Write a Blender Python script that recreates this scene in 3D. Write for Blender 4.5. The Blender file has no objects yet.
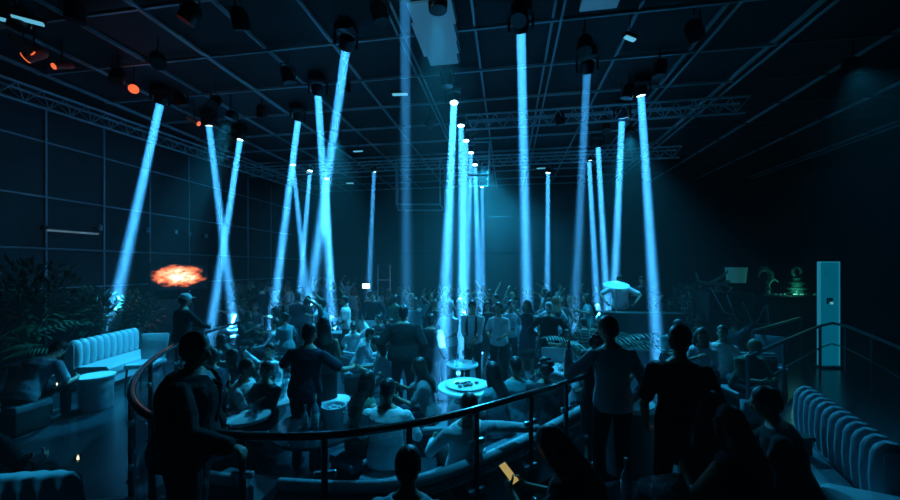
import bpy, bmesh, math, random
from mathutils import Vector, Matrix, Quaternion
S = bpy.context.scene
COL = S.collection
PI = math.pi
R = math.radians
V = Vector
rng = random.Random(7)

# ------------------------------------------------------------------ camera
TH = R(9.15); F = 360.0; CZ = 2.2; HY = 268.0
cam = bpy.data.cameras.new('camera'); co = bpy.data.objects.new('camera', cam); COL.objects.link(co)
cam.sensor_width = 36; cam.lens = F / 900 * 36; cam.shift_y = (HY - 250) / 900
co.location = (0, 0, CZ); co.rotation_euler = (PI / 2, 0, TH); cam.clip_start = .05
S.camera = co

def at(px, py, z=None, d=None):
    """room point seen at a pixel, at a known height or a known distance"""
    if d is None: d = F * (CZ - z) / (py - HY)
    if z is None: z = CZ - (py - HY) * d / F
    l = (px - 450) / F * d
    return V((l * math.cos(TH) - d * math.sin(TH), l * math.sin(TH) + d * math.cos(TH), z))

# ------------------------------------------------------------------ materials
MATS = {}
def mat(name, col, rough=.6, metal=0, emit=None, es=1, bump=None, coat=0, trans=0, var=0, vscale=6):
    if name in MATS: return MATS[name]
    m = bpy.data.materials.new(name); m.use_nodes = True
    nt = m.node_tree; b = nt.nodes['Principled BSDF']
    b.inputs['Base Color'].default_value = (*col, 1)
    b.inputs['Roughness'].default_value = rough
    b.inputs['Metallic'].default_value = metal
    b.inputs['Coat Weight'].default_value = coat
    b.inputs['Transmission Weight'].default_value = trans
    tc = nt.nodes.new('ShaderNodeTexCoord')
    if var:
        n = nt.nodes.new('ShaderNodeTexNoise'); n.inputs['Scale'].default_value = vscale; n.inputs['Detail'].default_value = 4
        nt.links.new(tc.outputs['Object'], n.inputs['Vector'])
        mx = nt.nodes.new('ShaderNodeMix'); mx.data_type = 'RGBA'
        mx.inputs[6].default_value = (*[c * (1 - var) for c in col], 1)
        mx.inputs[7].default_value = (*[min(1, c * (1 + var)) for c in col], 1)
        nt.links.new(n.outputs['Fac'], mx.inputs[0]); nt.links.new(mx.outputs[2], b.inputs['Base Color'])
    if bump:
        n = nt.nodes.new('ShaderNodeTexNoise'); n.inputs['Scale'].default_value = bump[0]; n.inputs['Detail'].default_value = 3
        nt.links.new(tc.outputs['Object'], n.inputs['Vector'])
        bp = nt.nodes.new('ShaderNodeBump'); bp.inputs['Strength'].default_value = bump[1]; bp.inputs['Distance'].default_value = bump[2]
        nt.links.new(n.outputs['Fac'], bp.inputs['Height']); nt.links.new(bp.outputs['Normal'], b.inputs['Normal'])
    if emit:
        b.inputs['Emission Color'].default_value = (*emit, 1); b.inputs['Emission Strength'].default_value = es
    MATS[name] = m
    return m

def cloth(name, col, rough=.85):
    m = mat(name, col, rough, bump=(9, .6, .04), var=.12)
    m.node_tree.nodes['Principled BSDF'].inputs['Sheen Weight'].default_value = .12 if max(col) > .1 else 0
    m.node_tree.nodes['Principled BSDF'].inputs['Specular IOR Level'].default_value = .25
    return m

def glass_mat(name, col=(.8, .95, 1), t=.9, rough=.05):
    if name in MATS: return MATS[name]
    m = bpy.data.materials.new(name); m.use_nodes = True; nt = m.node_tree; nt.nodes.clear()
    o = nt.nodes.new('ShaderNodeOutputMaterial'); a = nt.nodes.new('ShaderNodeBsdfTransparent'); g = nt.nodes.new('ShaderNodeBsdfGlossy')
    x = nt.nodes.new('ShaderNodeMixShader'); lw = nt.nodes.new('ShaderNodeLayerWeight'); lw.inputs[0].default_value = .5
    pw = nt.nodes.new('ShaderNodeMath'); pw.operation = 'POWER'; pw.inputs[1].default_value = 4
    ad = nt.nodes.new('ShaderNodeMath'); ad.operation = 'MULTIPLY_ADD'; ad.inputs[1].default_value = .35; ad.inputs[2].default_value = .03 + (1 - t) * .3
    a.inputs[0].default_value = (*[c * t + (1 - t) * .3 for c in col], 1); g.inputs[0].default_value = (*col, 1); g.inputs['Roughness'].default_value = rough
    nt.links.new(lw.outputs['Facing'], pw.inputs[0]); nt.links.new(pw.outputs[0], ad.inputs[0]); nt.links.new(ad.outputs[0], x.inputs[0])
    nt.links.new(a.outputs[0], x.inputs[1]); nt.links.new(g.outputs[0], x.inputs[2]); nt.links.new(x.outputs[0], o.inputs['Surface'])
    MATS[name] = m
    return m

def vol_mat(name, dens, streak=False):
    m = bpy.data.materials.new(name); m.use_nodes = True; nt = m.node_tree; nt.nodes.clear()
    o = nt.nodes.new('ShaderNodeOutputMaterial'); s = nt.nodes.new('ShaderNodeVolumeScatter')
    s.inputs['Color'].default_value = (.95, 1, 1, 1); s.inputs['Density'].default_value = dens; s.inputs['Anisotropy'].default_value = 0
    nt.links.new(s.outputs[0], o.inputs['Volume']); m.cycles.volume_sampling = 'EQUIANGULAR'
    return m

# ------------------------------------------------------------------ mesh building
class MB:
    def __init__(s): s.v = []; s.f = []
    def add(s, vs, fs):
        b = len(s.v); s.v += [tuple(x) for x in vs]; s.f += [tuple(b + i for i in f) for f in fs]; return s
    def box(s, c, sz, rz=0, bev=0, M=None):
        hx, hy, hz = sz[0] / 2, sz[1] / 2, sz[2] / 2
        c = V(c); q = Matrix.Rotation(rz, 3, 'Z') if M is None else M
        if bev <= 0:
            vs = [c + q @ V((x, y, z)) for x in (-hx, hx) for y in (-hy, hy) for z in (-hz, hz)]
            return s.add(vs, [(0, 1, 3, 2), (4, 6, 7, 5), (0, 4, 5, 1), (2, 3, 7, 6), (0, 2, 6, 4), (1, 5, 7, 3)])
        bm = bmesh.new(); bmesh.ops.create_cube(bm, size=1)
        for v in bm.verts: v.co = V((v.co.x * sz[0], v.co.y * sz[1], v.co.z * sz[2]))
        bmesh.ops.bevel(bm, geom=bm.edges[:], offset=bev, segments=3, profile=.5, affect='EDGES')
        bm.verts.index_update()
        s.add([c + q @ v.co for v in bm.verts], [[v.index for v in f.verts] for f in bm.faces]); bm.free()
        return s
    def tube(s, pts, r, n=10, closed=False, ry=None, up=None):
        """tube along points; r number or list; ry = second half-size for a flat section"""
        pts = [V(p) for p in pts]; N = len(pts)
        rs = r if isinstance(r, (list, tuple)) else [r] * N
        vs = []; prev = None
        for i, p in enumerate(pts):
            a = pts[i - 1] if (i > 0 or closed) else p
            b = pts[(i + 1) % N] if (i < N - 1 or closed) else p
            t = (b - a).normalized()
            if up is not None: x = t.cross(V(up)).normalized(); 
            else:
                if prev is None: prev = V((0, 0, 1)) if abs(t.z) < .9 else V((1, 0, 0))
                x = t.cross(prev).normalized()
            y = x.cross(t).normalized(); prev = y
            rr = rs[i]; r2 = rr if ry is None else ry
            for k in range(n):
                w = 2 * PI * k / n; vs.append(p + x * math.cos(w) * rr + y * math.sin(w) * r2)
        fs = []
        M_ = N if closed else N - 1
        for i in range(M_):
            j = (i + 1) % N
            for k in range(n): fs.append((i * n + k, i * n + (k + 1) % n, j * n + (k + 1) % n, j * n + k))
        if not closed:
            fs.append(tuple(range(n))[::-1]); fs.append(tuple((N - 1) * n + k for k in range(n)))
        return s.add(vs, fs)
    def lathe(s, prof, c=(0, 0, 0), n=24, M=None):
        """prof: list of (r, z) bottom to top; r = 0 closes"""
        c = V(c); M = M or Matrix.Identity(3); vs = []; fs = []
        for (r, z) in prof:
            for k in range(n): vs.append(c + M @ V((r * math.cos(2 * PI * k / n), r * math.sin(2 * PI * k / n), z)))
        for i in range(len(prof) - 1):
            for k in range(n): fs.append((i * n + k, i * n + (k + 1) % n, (i + 1) * n + (k + 1) % n, (i + 1) * n + k))
        if prof[0][0] > 1e-6: fs.append(tuple(range(n))[::-1])
        if prof[-1][0] > 1e-6: fs.append(tuple((len(prof) - 1) * n + k for k in range(n)))
        return s.add(vs, fs)
    def ell(s, c, ax, ay, az, n=14, m=9):
        c = V(c); ax, ay, az = V(ax), V(ay), V(az); vs = [c + az]; fs = []
        for i in range(1, m):
            ph = PI * i / m
            for k in range(n):
                w = 2 * PI * k / n
                vs.append(c + ax * math.sin(ph) * math.cos(w) + ay * math.sin(ph) * math.sin(w) + az * math.cos(ph))
        vs.append(c - az); L = len(vs) - 1
        for k in range(n):
            fs.append((0, 1 + k, 1 + (k + 1) % n)); fs.append((L, 1 + (m - 2) * n + (k + 1) % n, 1 + (m - 2) * n + k))
        for i in range(m - 2):
            for k in range(n): fs.append((1 + i * n + k, 1 + (i + 1) * n + k, 1 + (i + 1) * n + (k + 1) % n, 1 + i * n + (k + 1) % n))
        return s.add(vs, fs)
    def loft(s, rings, n=18):
        """rings: (centre, xvec, yvec)"""
        vs = []; fs = []
        for (c, a, b) in rings:
            for k in range(n):
                w = 2 * PI * k / n; vs.append(V(c) + V(a) * math.cos(w) + V(b) * math.sin(w))
        for i in range(len(rings) - 1):
            for k in range(n): fs.append((i * n + k, i * n + (k + 1) % n, (i + 1) * n + (k + 1) % n, (i + 1) * n + k))
        fs.append(tuple(range(n))[::-1]); fs.append(tuple((len(rings) - 1) * n + k for k in range(n)))
        return s.add(vs, fs)
    def limb(s, pts, rs, n=10):
        for i in range(len(pts) - 1):
            a, b = V(pts[i]), V(pts[i + 1]); ra, rb = rs[i], rs[i + 1]
            t = (b - a).normalized(); h = V((0, 0, 1)) if abs(t.z) < .9 else V((1, 0, 0))
            x = t.cross(h).normalized(); y = t.cross(x).normalized(); rings = []
            for w in (-80, -50, -20): rings.append((a + t * ra * math.sin(R(w)), x * ra * math.cos(R(w)), y * ra * math.cos(R(w))))
            for w in (20, 50, 80): rings.append((b + t * rb * math.sin(R(w)), x * rb * math.cos(R(w)), y * rb * math.cos(R(w))))
            s.loft(rings, n)
        return s
    def mesh(s, name):
        me = bpy.data.meshes.new(name); me.from_pydata(s.v, [], s.f); me.validate(); return me

def smooth_by_angle(me, ang=40):
    bm = bmesh.new(); bm.from_mesh(me); bmesh.ops.recalc_face_normals(bm, faces=bm.faces[:])
    for f in bm.faces: f.smooth = True
    for e in bm.edges:
        if len(e.link_faces) == 2 and e.calc_face_angle(0) > R(ang): e.smooth = False
        elif len(e.link_faces) != 2: e.smooth = True
    bm.to_mesh(me); bm.free()

def mk(name, mb, m, parent=None, loc=None, smooth=True):
    me = mb.mesh(name) if isinstance(mb, MB) else mb
    if smooth and isinstance(mb, MB): smooth_by_angle(me)
    if m is not None: me.materials.append(m)
    o = bpy.data.objects.new(name, me); COL.objects.link(o)
    if parent is not None: o.parent = parent
    if loc is not None: o.location = loc
    return o

def tag(o, label, cat, group=None, kind=None):
    o['label'] = label; o['category'] = cat
    if group: o['group'] = group
    if kind: o['kind'] = kind
    return o
def thing(name, label, cat, loc=(0, 0, 0), rz=0, group=None):
    o = bpy.data.objects.new(name, None); o.empty_display_size = .1; COL.objects.link(o)
    o.location = loc; o.rotation_euler = (0, 0, rz)
    return tag(o, label, cat, group)
def struct(o): o['kind'] = 'structure'; return o
def dup(root, loc, rz=0, label=None, group=None):
    r = root.copy(); COL.objects.link(r); r.location = loc; r.rotation_euler = (0, 0, rz)
    if label: r['label'] = label
    if group: r['group'] = group
    for ch in list(root.children):
        c = ch.copy(); COL.objects.link(c); c.parent = r
        for g in list(ch.children):
            d = g.copy(); COL.objects.link(d); d.parent = c
    return r

def remesh(mb, voxel, it=4, fac=.5):
    me = mb.mesh('tmp'); o = bpy.data.objects.new('tmp', me); COL.objects.link(o)
    r = o.modifiers.new('r', 'REMESH'); r.mode = 'VOXEL'; r.voxel_size = voxel; r.use_smooth_shade = True
    sm = o.modifiers.new('s', 'SMOOTH'); sm.factor = fac; sm.iterations = it
    dg = bpy.context.evaluated_depsgraph_get(); dg.update()
    out = bpy.data.meshes.new_from_object(o.evaluated_get(dg), depsgraph=dg)
    bpy.data.objects.remove(o); bpy.data.meshes.remove(me)
    for p in out.polygons: p.use_smooth = True
    return out

# ------------------------------------------------------------------ people
def ik(a, t, l1, l2, pole):
    a, t = V(a), V(t); d = t - a; L = d.length
    if L > (l1 + l2) * .999: t = a + d * ((l1 + l2) * .999 / L); d = t - a; L = d.length
    L = max(L, abs(l1 - l2) + .02)
    u = d.normalized(); x = (l1 * l1 - l2 * l2 + L * L) / (2 * L); h = math.sqrt(max(0, l1 * l1 - x * x))
    p = V(pole); p = p - u * p.dot(u)
    p = p.normalized() if p.length > 1e-4 else V((0, 1, 0))
    return a + u * x + p * h, t

SK = {'skin_a': (.42, .26, .18), 'skin_b': (.26, .15, .10), 'skin_c': (.55, .37, .28)}
def skin(k='skin_a'): return mat(k, SK[k], .5)
HAIR = lambda k: mat('hair_' + k, {'black': (.008, .008, .009), 'brown': (.02, .013, .01), 'blond': (.16, .11, .06), 'grey': (.45, .45, .45)}[k], .42, bump=(40, .5, .01))

def person(o):
    """o: dict of pose. Returns dict of meshes in the person's own frame: feet near z 0, facing +Y, +X is the person's right."""
    g = o.get
    fem = g('fem', False); vx = g('voxel', .013)
    hz = g('hip', .962); lean = R(g('lean', 3)); side = R(g('side', 0)); tw = R(g('twist', 0))
    P = V((g('px', 0), g('py', 0), hz))
    u = V((math.sin(side), math.sin(lean), math.cos(lean) * math.cos(side))).normalized()
    X0 = V((1, 0, 0)); X1 = (Matrix.Rotation(tw, 3, 'Z') @ X0); X1 = (X1 - u * X1.dot(u)).normalized()
    X0 = (X0 - u * X0.dot(u)).normalized()
    def fr(t):
        x = X0.lerp(X1, min(1, max(0, t / .45))).normalized(); return x, u.cross(x).normalized() * -1 if False else x.cross(u).normalized() * -1
    bend = R(g('bend', 0))
    def sp(t):
        c = P + u * t
        x, y = fr(t)
        return c + y * (math.sin(bend) * max(0, t) ** 2 * 1.2)
    w = .9 if fem else 1.0
    k = g('build', 1.0)
    TR = [(-.10, .145, .10), (-.02, .172 if fem else .165, .118), (.06, .158, .112), (.15, .126 if fem else .143, .098), (.27, .148 * w, .115), (.37, .172 * w, .115), (.44, .168 * w, .092), (.485, .10, .07), (.52, .058, .058)]
    def torso(mb, inf, lo=-1, hi=2, flare=0):
        rings = []
        for (t, rx, ry) in TR:
            if t < lo or t > hi: continue
            x, y = fr(t); e = inf + (flare * max(0, (.15 - t)) if t < .15 else 0)
            rings.append((sp(t), x * (rx * k + e), y * (ry * k + e)))
        mb.loft(rings, 22)
    ux, uy = fr(.45)
    sh = .19 * w * k
    SH = [sp(.402) - ux * sh * .97, sp(.402) + ux * sh * .97]
    LU, LF = .285 * w, .25 * w
    body = MB(); torso(body, 0)
    arms = []
    for s_, key in ((-1, 'hl'), (1, 'hr')):
        S0 = SH[0 if s_ < 0 else 1]
        tgt = g(key, (s_ * .27, .05, hz - .10)); pole = g('e' + key[1], (s_ * .6, -1, -.3))
        E_, H_ = ik(S0, V(tgt), LU, LF, V(pole)); arms.append((S0, E_, H_, s_))
        body.limb([S0, S0.lerp(E_, .5), E_, E_.lerp(H_, .35), H_], [.054 * w, .047 * w * k, .038 * w, .039 * w, .026 * w])
        # hand
        fd = (H_ - E_).normalized(); hd = g('hd' + key[1])
        if hd: fd = V(hd).normalized()
        pn = V(g('pn' + key[1], (-s_, 0, 0))); pn = (pn - fd * pn.dot(fd)).normalized(); sd = fd.cross(pn).normalized()
        pc = H_ + fd * .05
        body.limb([H_, H_ + fd * .03], [.024, .026]); body.ell(pc, sd * .040, pn * .017, fd * .05, 12, 8)
        cu = R(g('curl' + key[1], 28))
        for i, (off, ln) in enumerate(((-.03, .072), (-.010, .080), (.010, .075), (.028, .060))):
            b0 = H_ + fd * .088 + sd * off; d1 = (fd * math.cos(cu) + pn * math.sin(cu) + sd * off * 2.2).normalized(); d2 = (fd * math.cos(2 * cu) + pn * math.sin(2 * cu) + sd * off * 1.5).normalized()
            body.limb([H_ + fd * .055 + sd * off * .8, b0, b0 + d1 * ln * .5, b0 + d1 * ln * .5 + d2 * ln * .45], [.0105, .0105, .0095, .0085], 8)
        ts = -1 if (sd.dot(V((0, 1, .3))) < 0) else 1
        tb = H_ + fd * .025 + sd * ts * .028
        body.limb([tb, tb + (fd * .6 + sd * ts * .8 + pn * .4).normalized() * .045, tb + (fd * .6 + sd * ts * .8 + pn * .4).normalized() * .045 + (fd + sd * ts * .2 + pn * .6).normalized() * .03], [.014, .0115, .0095], 8)
    HJ = [P - X0 * .09 - u * .04, P + X0 * .09 - u * .04]
    legs = []
    for i, (s_, key) in enumerate(((-1, 'fl'), (1, 'fr'))):
        ft = V(g(key, (s_ * .12, 0, .075))); pole = V(g('k' + key[1], (s_ * .15, 1, .1)))
        K_, A_ = ik(HJ[i], ft, .43, .425, pole); legs.append((HJ[i], K_, A_, s_))
        body.limb([HJ[i], HJ[i].lerp(K_, .5), K_, K_.lerp(A_, .3), A_], [.092 * k, .074 * k, .054, .054, .036])
        fdv = V(g('fd' + key[1], (s_ * .25, 1, 0))).normalized()
        body.limb([A_, A_ + fdv * .04 - V((0, 0, .035)), A_ + fdv * .16 - V((0, 0, .048))], [.036, .038, .028]); legs[-1] += (fdv,)
    # neck + head
    nk = sp(.50); hu = (u + uy * math.sin(R(g('nod', 0)))).normalized()
    hl = R(g('hyaw', 0)); hp = R(g('nod', 0)); ht = R(g('htilt', 0))
    base = Matrix((ux, uy, u)).transposed()
    M = Matrix.Rotation(tw, 3, 'Z') @ Matrix.Rotation(hl, 3, 'Z') @ Matrix.Rotation(-hp + -lean * g('hfollow', .5), 3, 'X') @ Matrix.Rotation(ht, 3, 'Y')
    HC = nk + (u * .5 + (M @ V((0, 0, 1))) * .5).normalized() * .155 + M @ V((0, .018, 0))
    body.limb([nk - u * .05, nk + (HC - nk) * .45], [.06 * w, .052 * w])
    def h(x, y, z): return HC + M @ V((x, y, z))
    mx, my, mz = M @ V((1, 0, 0)), M @ V((0, 1, 0)), M @ V((0, 0, 1))
    body.ell(h(0, -.008, .022), mx * .074, my * .094, mz * .098, 18, 12)
    body.ell(h(0, .018, -.03), mx * .060, my * .072, mz * .085, 16, 10)
    body.ell(h(0, .050, -.088), mx * .026, my * .028, mz * .022)
    body.limb([h(0, .084, .010), h(0, .108, -.025)], [.009, .014], 8)
    body.ell(h(0, .082, .030), mx * .052, my * .012, mz * .010)
    body.ell(h(0, .086, -.054), mx * .024, my * .010, mz * .010)
    for s_ in (-1, 1):
        body.ell(h(s_ * .075, -.008, -.005), mx * .009, my * .020, mz * .032)
        body.ell(h(s_ * .030, .077, .010), mx * .014, my * .010, mz * .009)
        body.ell(h(s_ * .036, .062, -.022), mx * .022, my * .02, mz * .02)
    out = {}
    bmsh = remesh(body, vx)
    eyes = [h(s_ * .030, .084, .010) for s_ in (-1, 1)]; lip = h(0, .09, -.054)
    out['body'] = (bmsh, eyes, lip)
    # clothing
    top = g('top', 'shirt'); slv = g('sleeve', 'long'); inf = g('inf', .016)
    def sleeves(mb, e, kind):
        for (S0, E_, H_, s_) in arms:
            if kind == 'long': mb.limb([S0, S0.lerp(E_, .5), E_, E_.lerp(H_, .5), E_.lerp(H_, .93)], [.056 * w + e, .05 * k + e, .044 + e, .038 + e, .030 + e])
            elif kind == 'short': mb.limb([S0, S0.lerp(E_, .72)], [.056 * w + e, .052 * k + e])
            elif kind == 'rolled': mb.limb([S0, S0.lerp(E_, .5), E_, E_.lerp(H_, .25)], [.056 * w + e, .05 * k + e, .044 + e, .042 + e])
    if top in ('shirt', 'jacket', 'dress'):
        t = MB(); torso(t, inf, lo=-.11 if top != 'dress' else -.11, hi=.49, flare=.05 if top == 'shirt' else 0)
        if slv == 'none':
            x, y = fr(.45)
        else: sleeves(t, inf - .004, slv)
        if top == 'dress':
            ln = g('skirt', .8)
            rings = []
            K0 = (legs[0][1] + legs[1][1]) / 2; H0 = P + u * .02
            wd = (legs[1][1] - legs[0][1]).length / 2
            for q in (0, .3, .6, .9, 1.05):
                c = H0.lerp(K0, q); dirv = (K0 - H0).normalized(); yy = X0.cross(dirv).normalized()
                rings.append((c, X0 * (.175 + (wd + .075 - .175) * q + inf), yy * (.13 - .02 * q + inf)))
            t.loft(rings, 20)
        out['dress' if top == 'dress' else 'shirt'] = remesh(t, vx, 5)
    if top == 'jacket':
        t = MB(); torso(t, inf + .022, lo=-.11, hi=.49, flare=.12); sleeves(t, inf + .010, 'long')
        me = remesh(t, vx, 6)
        bm = bmesh.new(); bm.from_mesh(me)
        dele = []
        for f in bm.faces:
            c = f.calc_center_median() - P; x, y = fr(.35)
            tt = c.dot(u); xx = c.dot(x); yy = c.dot(y) - (sp(max(tt, 0)) - P - u * max(tt, 0)).dot(y)
            if yy > .02 and tt > .12 and abs(xx) < (tt - .12) * .22: dele.append(f)
        bmesh.ops.delete(bm, geom=dele, context='FACES'); bm.to_mesh(me); bm.free()
        out['jacket'] = me
        t = MB(); x, y = fr(.3)
        t.limb([sp(.455) + y * (.082 + inf), sp(.40) + y * (.118 * k + inf + .006)], [.014, .018], 8)
        t.limb([sp(.40) + y * (.118 * k + inf + .006), sp(.27) + y * (.122 * k + inf + .006), sp(.14) + y * (.10 * k + inf + .014)], [.017, .024, .028], 8)
        out['necktie'] = t.mesh('necktie')
    if top != 'dress' or g('trousers', False):
        t = MB(); torso(t, .010, hi=.07)
        for (a, K_, A_, s_, fdv) in legs:
            t.limb([a, a.lerp(K_, .5), K_, K_.lerp(A_, .5), K_.lerp(A_, .97)], [.102 * k, .086 * k, .070, .066, .060])
        out['trousers'] = remesh(t, vx, 5)
    for (a, K_, A_, s_, fdv) in legs:
        t = MB(); z = V((0, 0, 1))
        t.limb([A_ - z * .01, A_ + fdv * .04 - z * .032, A_ + fdv * .17 - z * .045], [.046, .046, .036])
        t.limb([A_ - fdv * .02 - z * .04, A_ + fdv * .03 - z * .045], [.036, .036])
        out['shoe%d' % s_] = remesh(t, max(vx, .012), 2)
    # hair
    hs = g('hair', 'short'); t = MB()
    if hs != 'bald':
        t.ell(h(0, -.020, .036), mx * .084, my * .098, mz * .100, 20, 12)
        t.ell(h(0, -.045, -.005), mx * .074, my * .068, mz * .085, 16, 10)
        if hs == 'long':
            bk = -my; pts = [h(0, -.04, .02), h(0, -.07, -.08), nk + bk * .085 + u * .01, sp(.40) + (-uy) * .145, sp(.27) + (-uy) * .15]
            rr = [(.088, .085), (.095, .06), (.105, .05), (.10, .04), (.06, .02)]
            t.loft([(p, (mx if i < 2 else ux) * a, (my if i < 2 else uy) * b) for i, (p, (a, b)) in enumerate(zip(pts, rr))], 18)
            for s_ in (-1, 1): t.limb([h(s_ * .07, .0, .03), h(s_ * .085, .0, -.06), h(s_ * .085, -.01, -.14)], [.03, .03, .022])
        if hs == 'bun': t.ell(h(0, -.115, .05), mx * .045, my * .045, mz * .045)
        if hs == 'curly':
            rr = random.Random(3)
            for i in range(46):
                a, b = rr.uniform(0, 2 * PI), rr.uniform(-.5, 1.4); p = h(.088 * math.cos(a) * math.cos(b), -.03 + .098 * math.sin(a) * math.cos(b), .03 + .10 * math.sin(b))
                if (p - HC).dot(my) > .055 and (p - HC).dot(mz) < .06: continue
                t.ell(p, (.028, 0, 0), (0, .028, 0), (0, 0, .028), 8, 6)
        out['hair'] = remesh(t, .009, 3)
    if g('cap'):
        t = MB(); t.ell(h(0, -.012, .05), mx * .093, my * .108, mz * .085, 20, 10)
        t.ell(h(0, .10, .055), mx * .06, my * .07, mz * .008, 16, 8)
        out['cap'] = remesh(t, .008, 2)
    return out

def eye_faces(me, eyes, lip):
    me.materials.append(mat('eye_dark', (.02, .02, .02), .2)); me.materials.append(mat('lip', (.35, .12, .1), .5))
    for p in me.polygons:
        c = p.center
        if min((c - e).length for e in eyes) < .011: p.material_index = 1
        elif (c - lip).length < .022 and abs(c.z - lip.z) < .009: p.material_index = 2

PARTN = ('shirt', 'dress', 'jacket', 'necktie', 'trousers', 'shoe-1', 'shoe1', 'hair', 'cap')
def build_person(pose, cols, name='person', z=.0):
    """first instance; body is the root mesh, clothing and hair are its children"""
    out = person(pose); me, eyes, lip = out['body']
    me.name = 'person'; me.materials.clear(); me.materials.append(skin(cols.get('skin', 'skin_a'))); eye_faces(me, eyes, lip)
    root = bpy.data.objects.new(name, me); COL.objects.link(root)
    for k in PARTN:
        if k in out:
            m = out[k]; k = 'shoe' if k[:4] == 'shoe' else k; m.name = k; m.materials.clear(); m.materials.append(cols.get(k) or DEF[k])
            for p in m.polygons: p.use_smooth = True
            c = bpy.data.objects.new(k, m); COL.objects.link(c); c.parent = TIE if k == 'necktie' else root
            if k == 'shirt': TIE = c
            if k == 'jacket':
                s = c.modifiers.new('s', 'SOLIDIFY'); s.thickness = .006; s.offset = 1
    return root

BLK = cloth('black_cloth', (.010, .011, .013)); DRK = cloth('dark_cloth', (.025, .03, .035)); NVY = cloth('navy_cloth', (.02, .035, .06))
WHT = cloth('white_cloth', (.75, .78, .8)); LBL = cloth('pale_blue_cloth', (.45, .55, .62)); GRY = cloth('grey_cloth', (.18, .2, .22))
GRN = cloth('green_cloth', (.05, .14, .10)); SEQ = mat('silver_cloth', (.6, .65, .68), .35, .6, bump=(60, .8, .02)); RED = cloth('wine_cloth', (.12, .02, .03)); TEA = cloth('teal_cloth', (.08, .25, .28))
SHOE = mat('black_leather', (.012, .012, .014), .35)
DEF = {'shirt': DRK, 'dress': BLK, 'jacket': BLK, 'necktie': BLK, 'trousers': BLK, 'shoe': SHOE, 'hair': HAIR('black'), 'cap': WHT}
HAZE = 0.007; EXPO = 0.85
# ------------------------------------------------------------------ setting
LF_ = -.25            # dance floor level; the walkway around it is at 0
CEIL = 6.0
m_floor = mat('dark_polished_tile', (.022, .03, .038), .22, var=.25, vscale=1.2)
nt = m_floor.node_tree; b = nt.nodes['Principled BSDF']; b.inputs['Specular IOR Level'].default_value = .6
m_lfloor = mat('dark_dance_floor', (.03, .05, .065), .35, var=.3, vscale=2)
m_ceil = mat('black_painted_ceiling', (.009, .011, .013), .8, var=.2)
m_wall = mat('dark_panelled_wall', (.018, .027, .033), .6, var=.15, vscale=.7)
m_bar = mat('grey_steel_bar', (.36, .4, .43), .45, .2)
m_black = mat('black_metal', (.012, .013, .015), .35, .4)
m_rail = mat('dark_rail_lacquer', (.02, .022, .026), .22, .3, coat=.5)
m_chrome = mat('brushed_steel', (.5, .52, .55), .3, .9)

def slab(name, poly, z0, z1, m):
    n = len(poly); vs = [(x, y, z0) for x, y in poly] + [(x, y, z1) for x, y in poly]
    mb = MB(); mb.add(vs, [tuple(range(n))[::-1], tuple(range(n, 2 * n))] + [(i, (i + 1) % n, n + (i + 1) % n, n + i) for i in range(n)])
    return struct(mk(name, mb, m, smooth=False))

RAILPX = [(240, 322), (206, 330), (172, 342), (146, 358), (128, 378), (120, 395), (128, 411), (150, 424), (190, 433), (238, 438), (290, 440), (345, 437), (398, 430), (450, 418), (505, 402), (550, 389), (590, 374)]
RP = [at(x, y, z=1.0) for x, y in RAILPX]
def smooth_line(P, per=6):
    out = []
    for i in range(len(P) - 1):
        a = P[max(i - 1, 0)]; b = P[i]; c = P[i + 1]; d = P[min(i + 2, len(P) - 1)]
        for j in range(per):
            t = j / per
            out.append(.5 * ((2 * b) + (c - a) * t + (2 * a - 5 * b + 4 * c - d) * t * t + (3 * b - a - 3 * c + d) * t ** 3))
    out.append(P[-1]); return out
for _ in range(3):
    RP = [RP[0]] + [(RP[i - 1] + RP[i] * 2 + RP[i + 1]) / 4 for i in range(1, len(RP) - 1)] + [RP[-1]]
RL = smooth_line(RP, 6)

poly = [(-10, -3), (12, -3), (12, 17), (5.6, 17), (5.6, 9.4), (2.6, 6.2), (1.15, 4.3)] + [(p.x, p.y) for p in RL[::-1][::3]] + [(-5.9, 9.5), (-6.2, 17), (-10, 17)]
slab('floor_walkway', poly, LF_, 0, m_floor)
slab('floor', [(-10, -3), (12, -3), (12, 17), (-10, 17)], LF_ - .2, LF_, m_lfloor)
slab('ceiling', [(-10, -3), (12, -3), (12, 17), (-10, 17)], CEIL + .02, CEIL + .2, m_ceil)
slab('wall_left', [(-10.2, -3), (-10, -3), (-10, 17), (-10.2, 17)], LF_ - .2, CEIL + .2, m_wall)
slab('wall_right', [(12, -3), (12.2, -3), (12.2, 17), (12, 17)], LF_ - .2, CEIL + .2, m_wall)
slab('wall_back', [(-10.2, 17), (12.2, 17), (12.2, 17.2), (-10.2, 17.2)], LF_ - .2, CEIL + .2, m_wall)
slab('wall_front', [(-10.2, -3.2), (12.2, -3.2), (12.2, -3), (-10.2, -3)], LF_ - .2, CEIL + .2, m_wall)

# wall panel joints on the left wall
mb = MB()
ks = []
for px in (-120, -30, 46, 104, 150, 189, 221, 248, 271):
    k = (px - 450) / F; ks.append(-9.98 * (math.cos(TH) + k * math.sin(TH)) / (k * math.cos(TH) - math.sin(TH)))
for y in ks:
    mb.box((-9.98, y, 2.9), (.03, .035, 5.6))
for z in (1.75, 3.75, 4.95): mb.box((-9.98, 8, z), (.03, 15, .035))
struct(mk('trim_left', mb, mat('grey_panel_joint', (.4, .45, .5), .5, .2)))
mb = MB()
for x in (-7, -4, -1, 2, 5, 8): mb.box((x, 16.98, 3), (.05, .03, 6))
for z in (2.9, 4.6): mb.box((1, 16.98, z), (21, .03, .05))
struct(mk('trim_back', mb, m_black))

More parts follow.
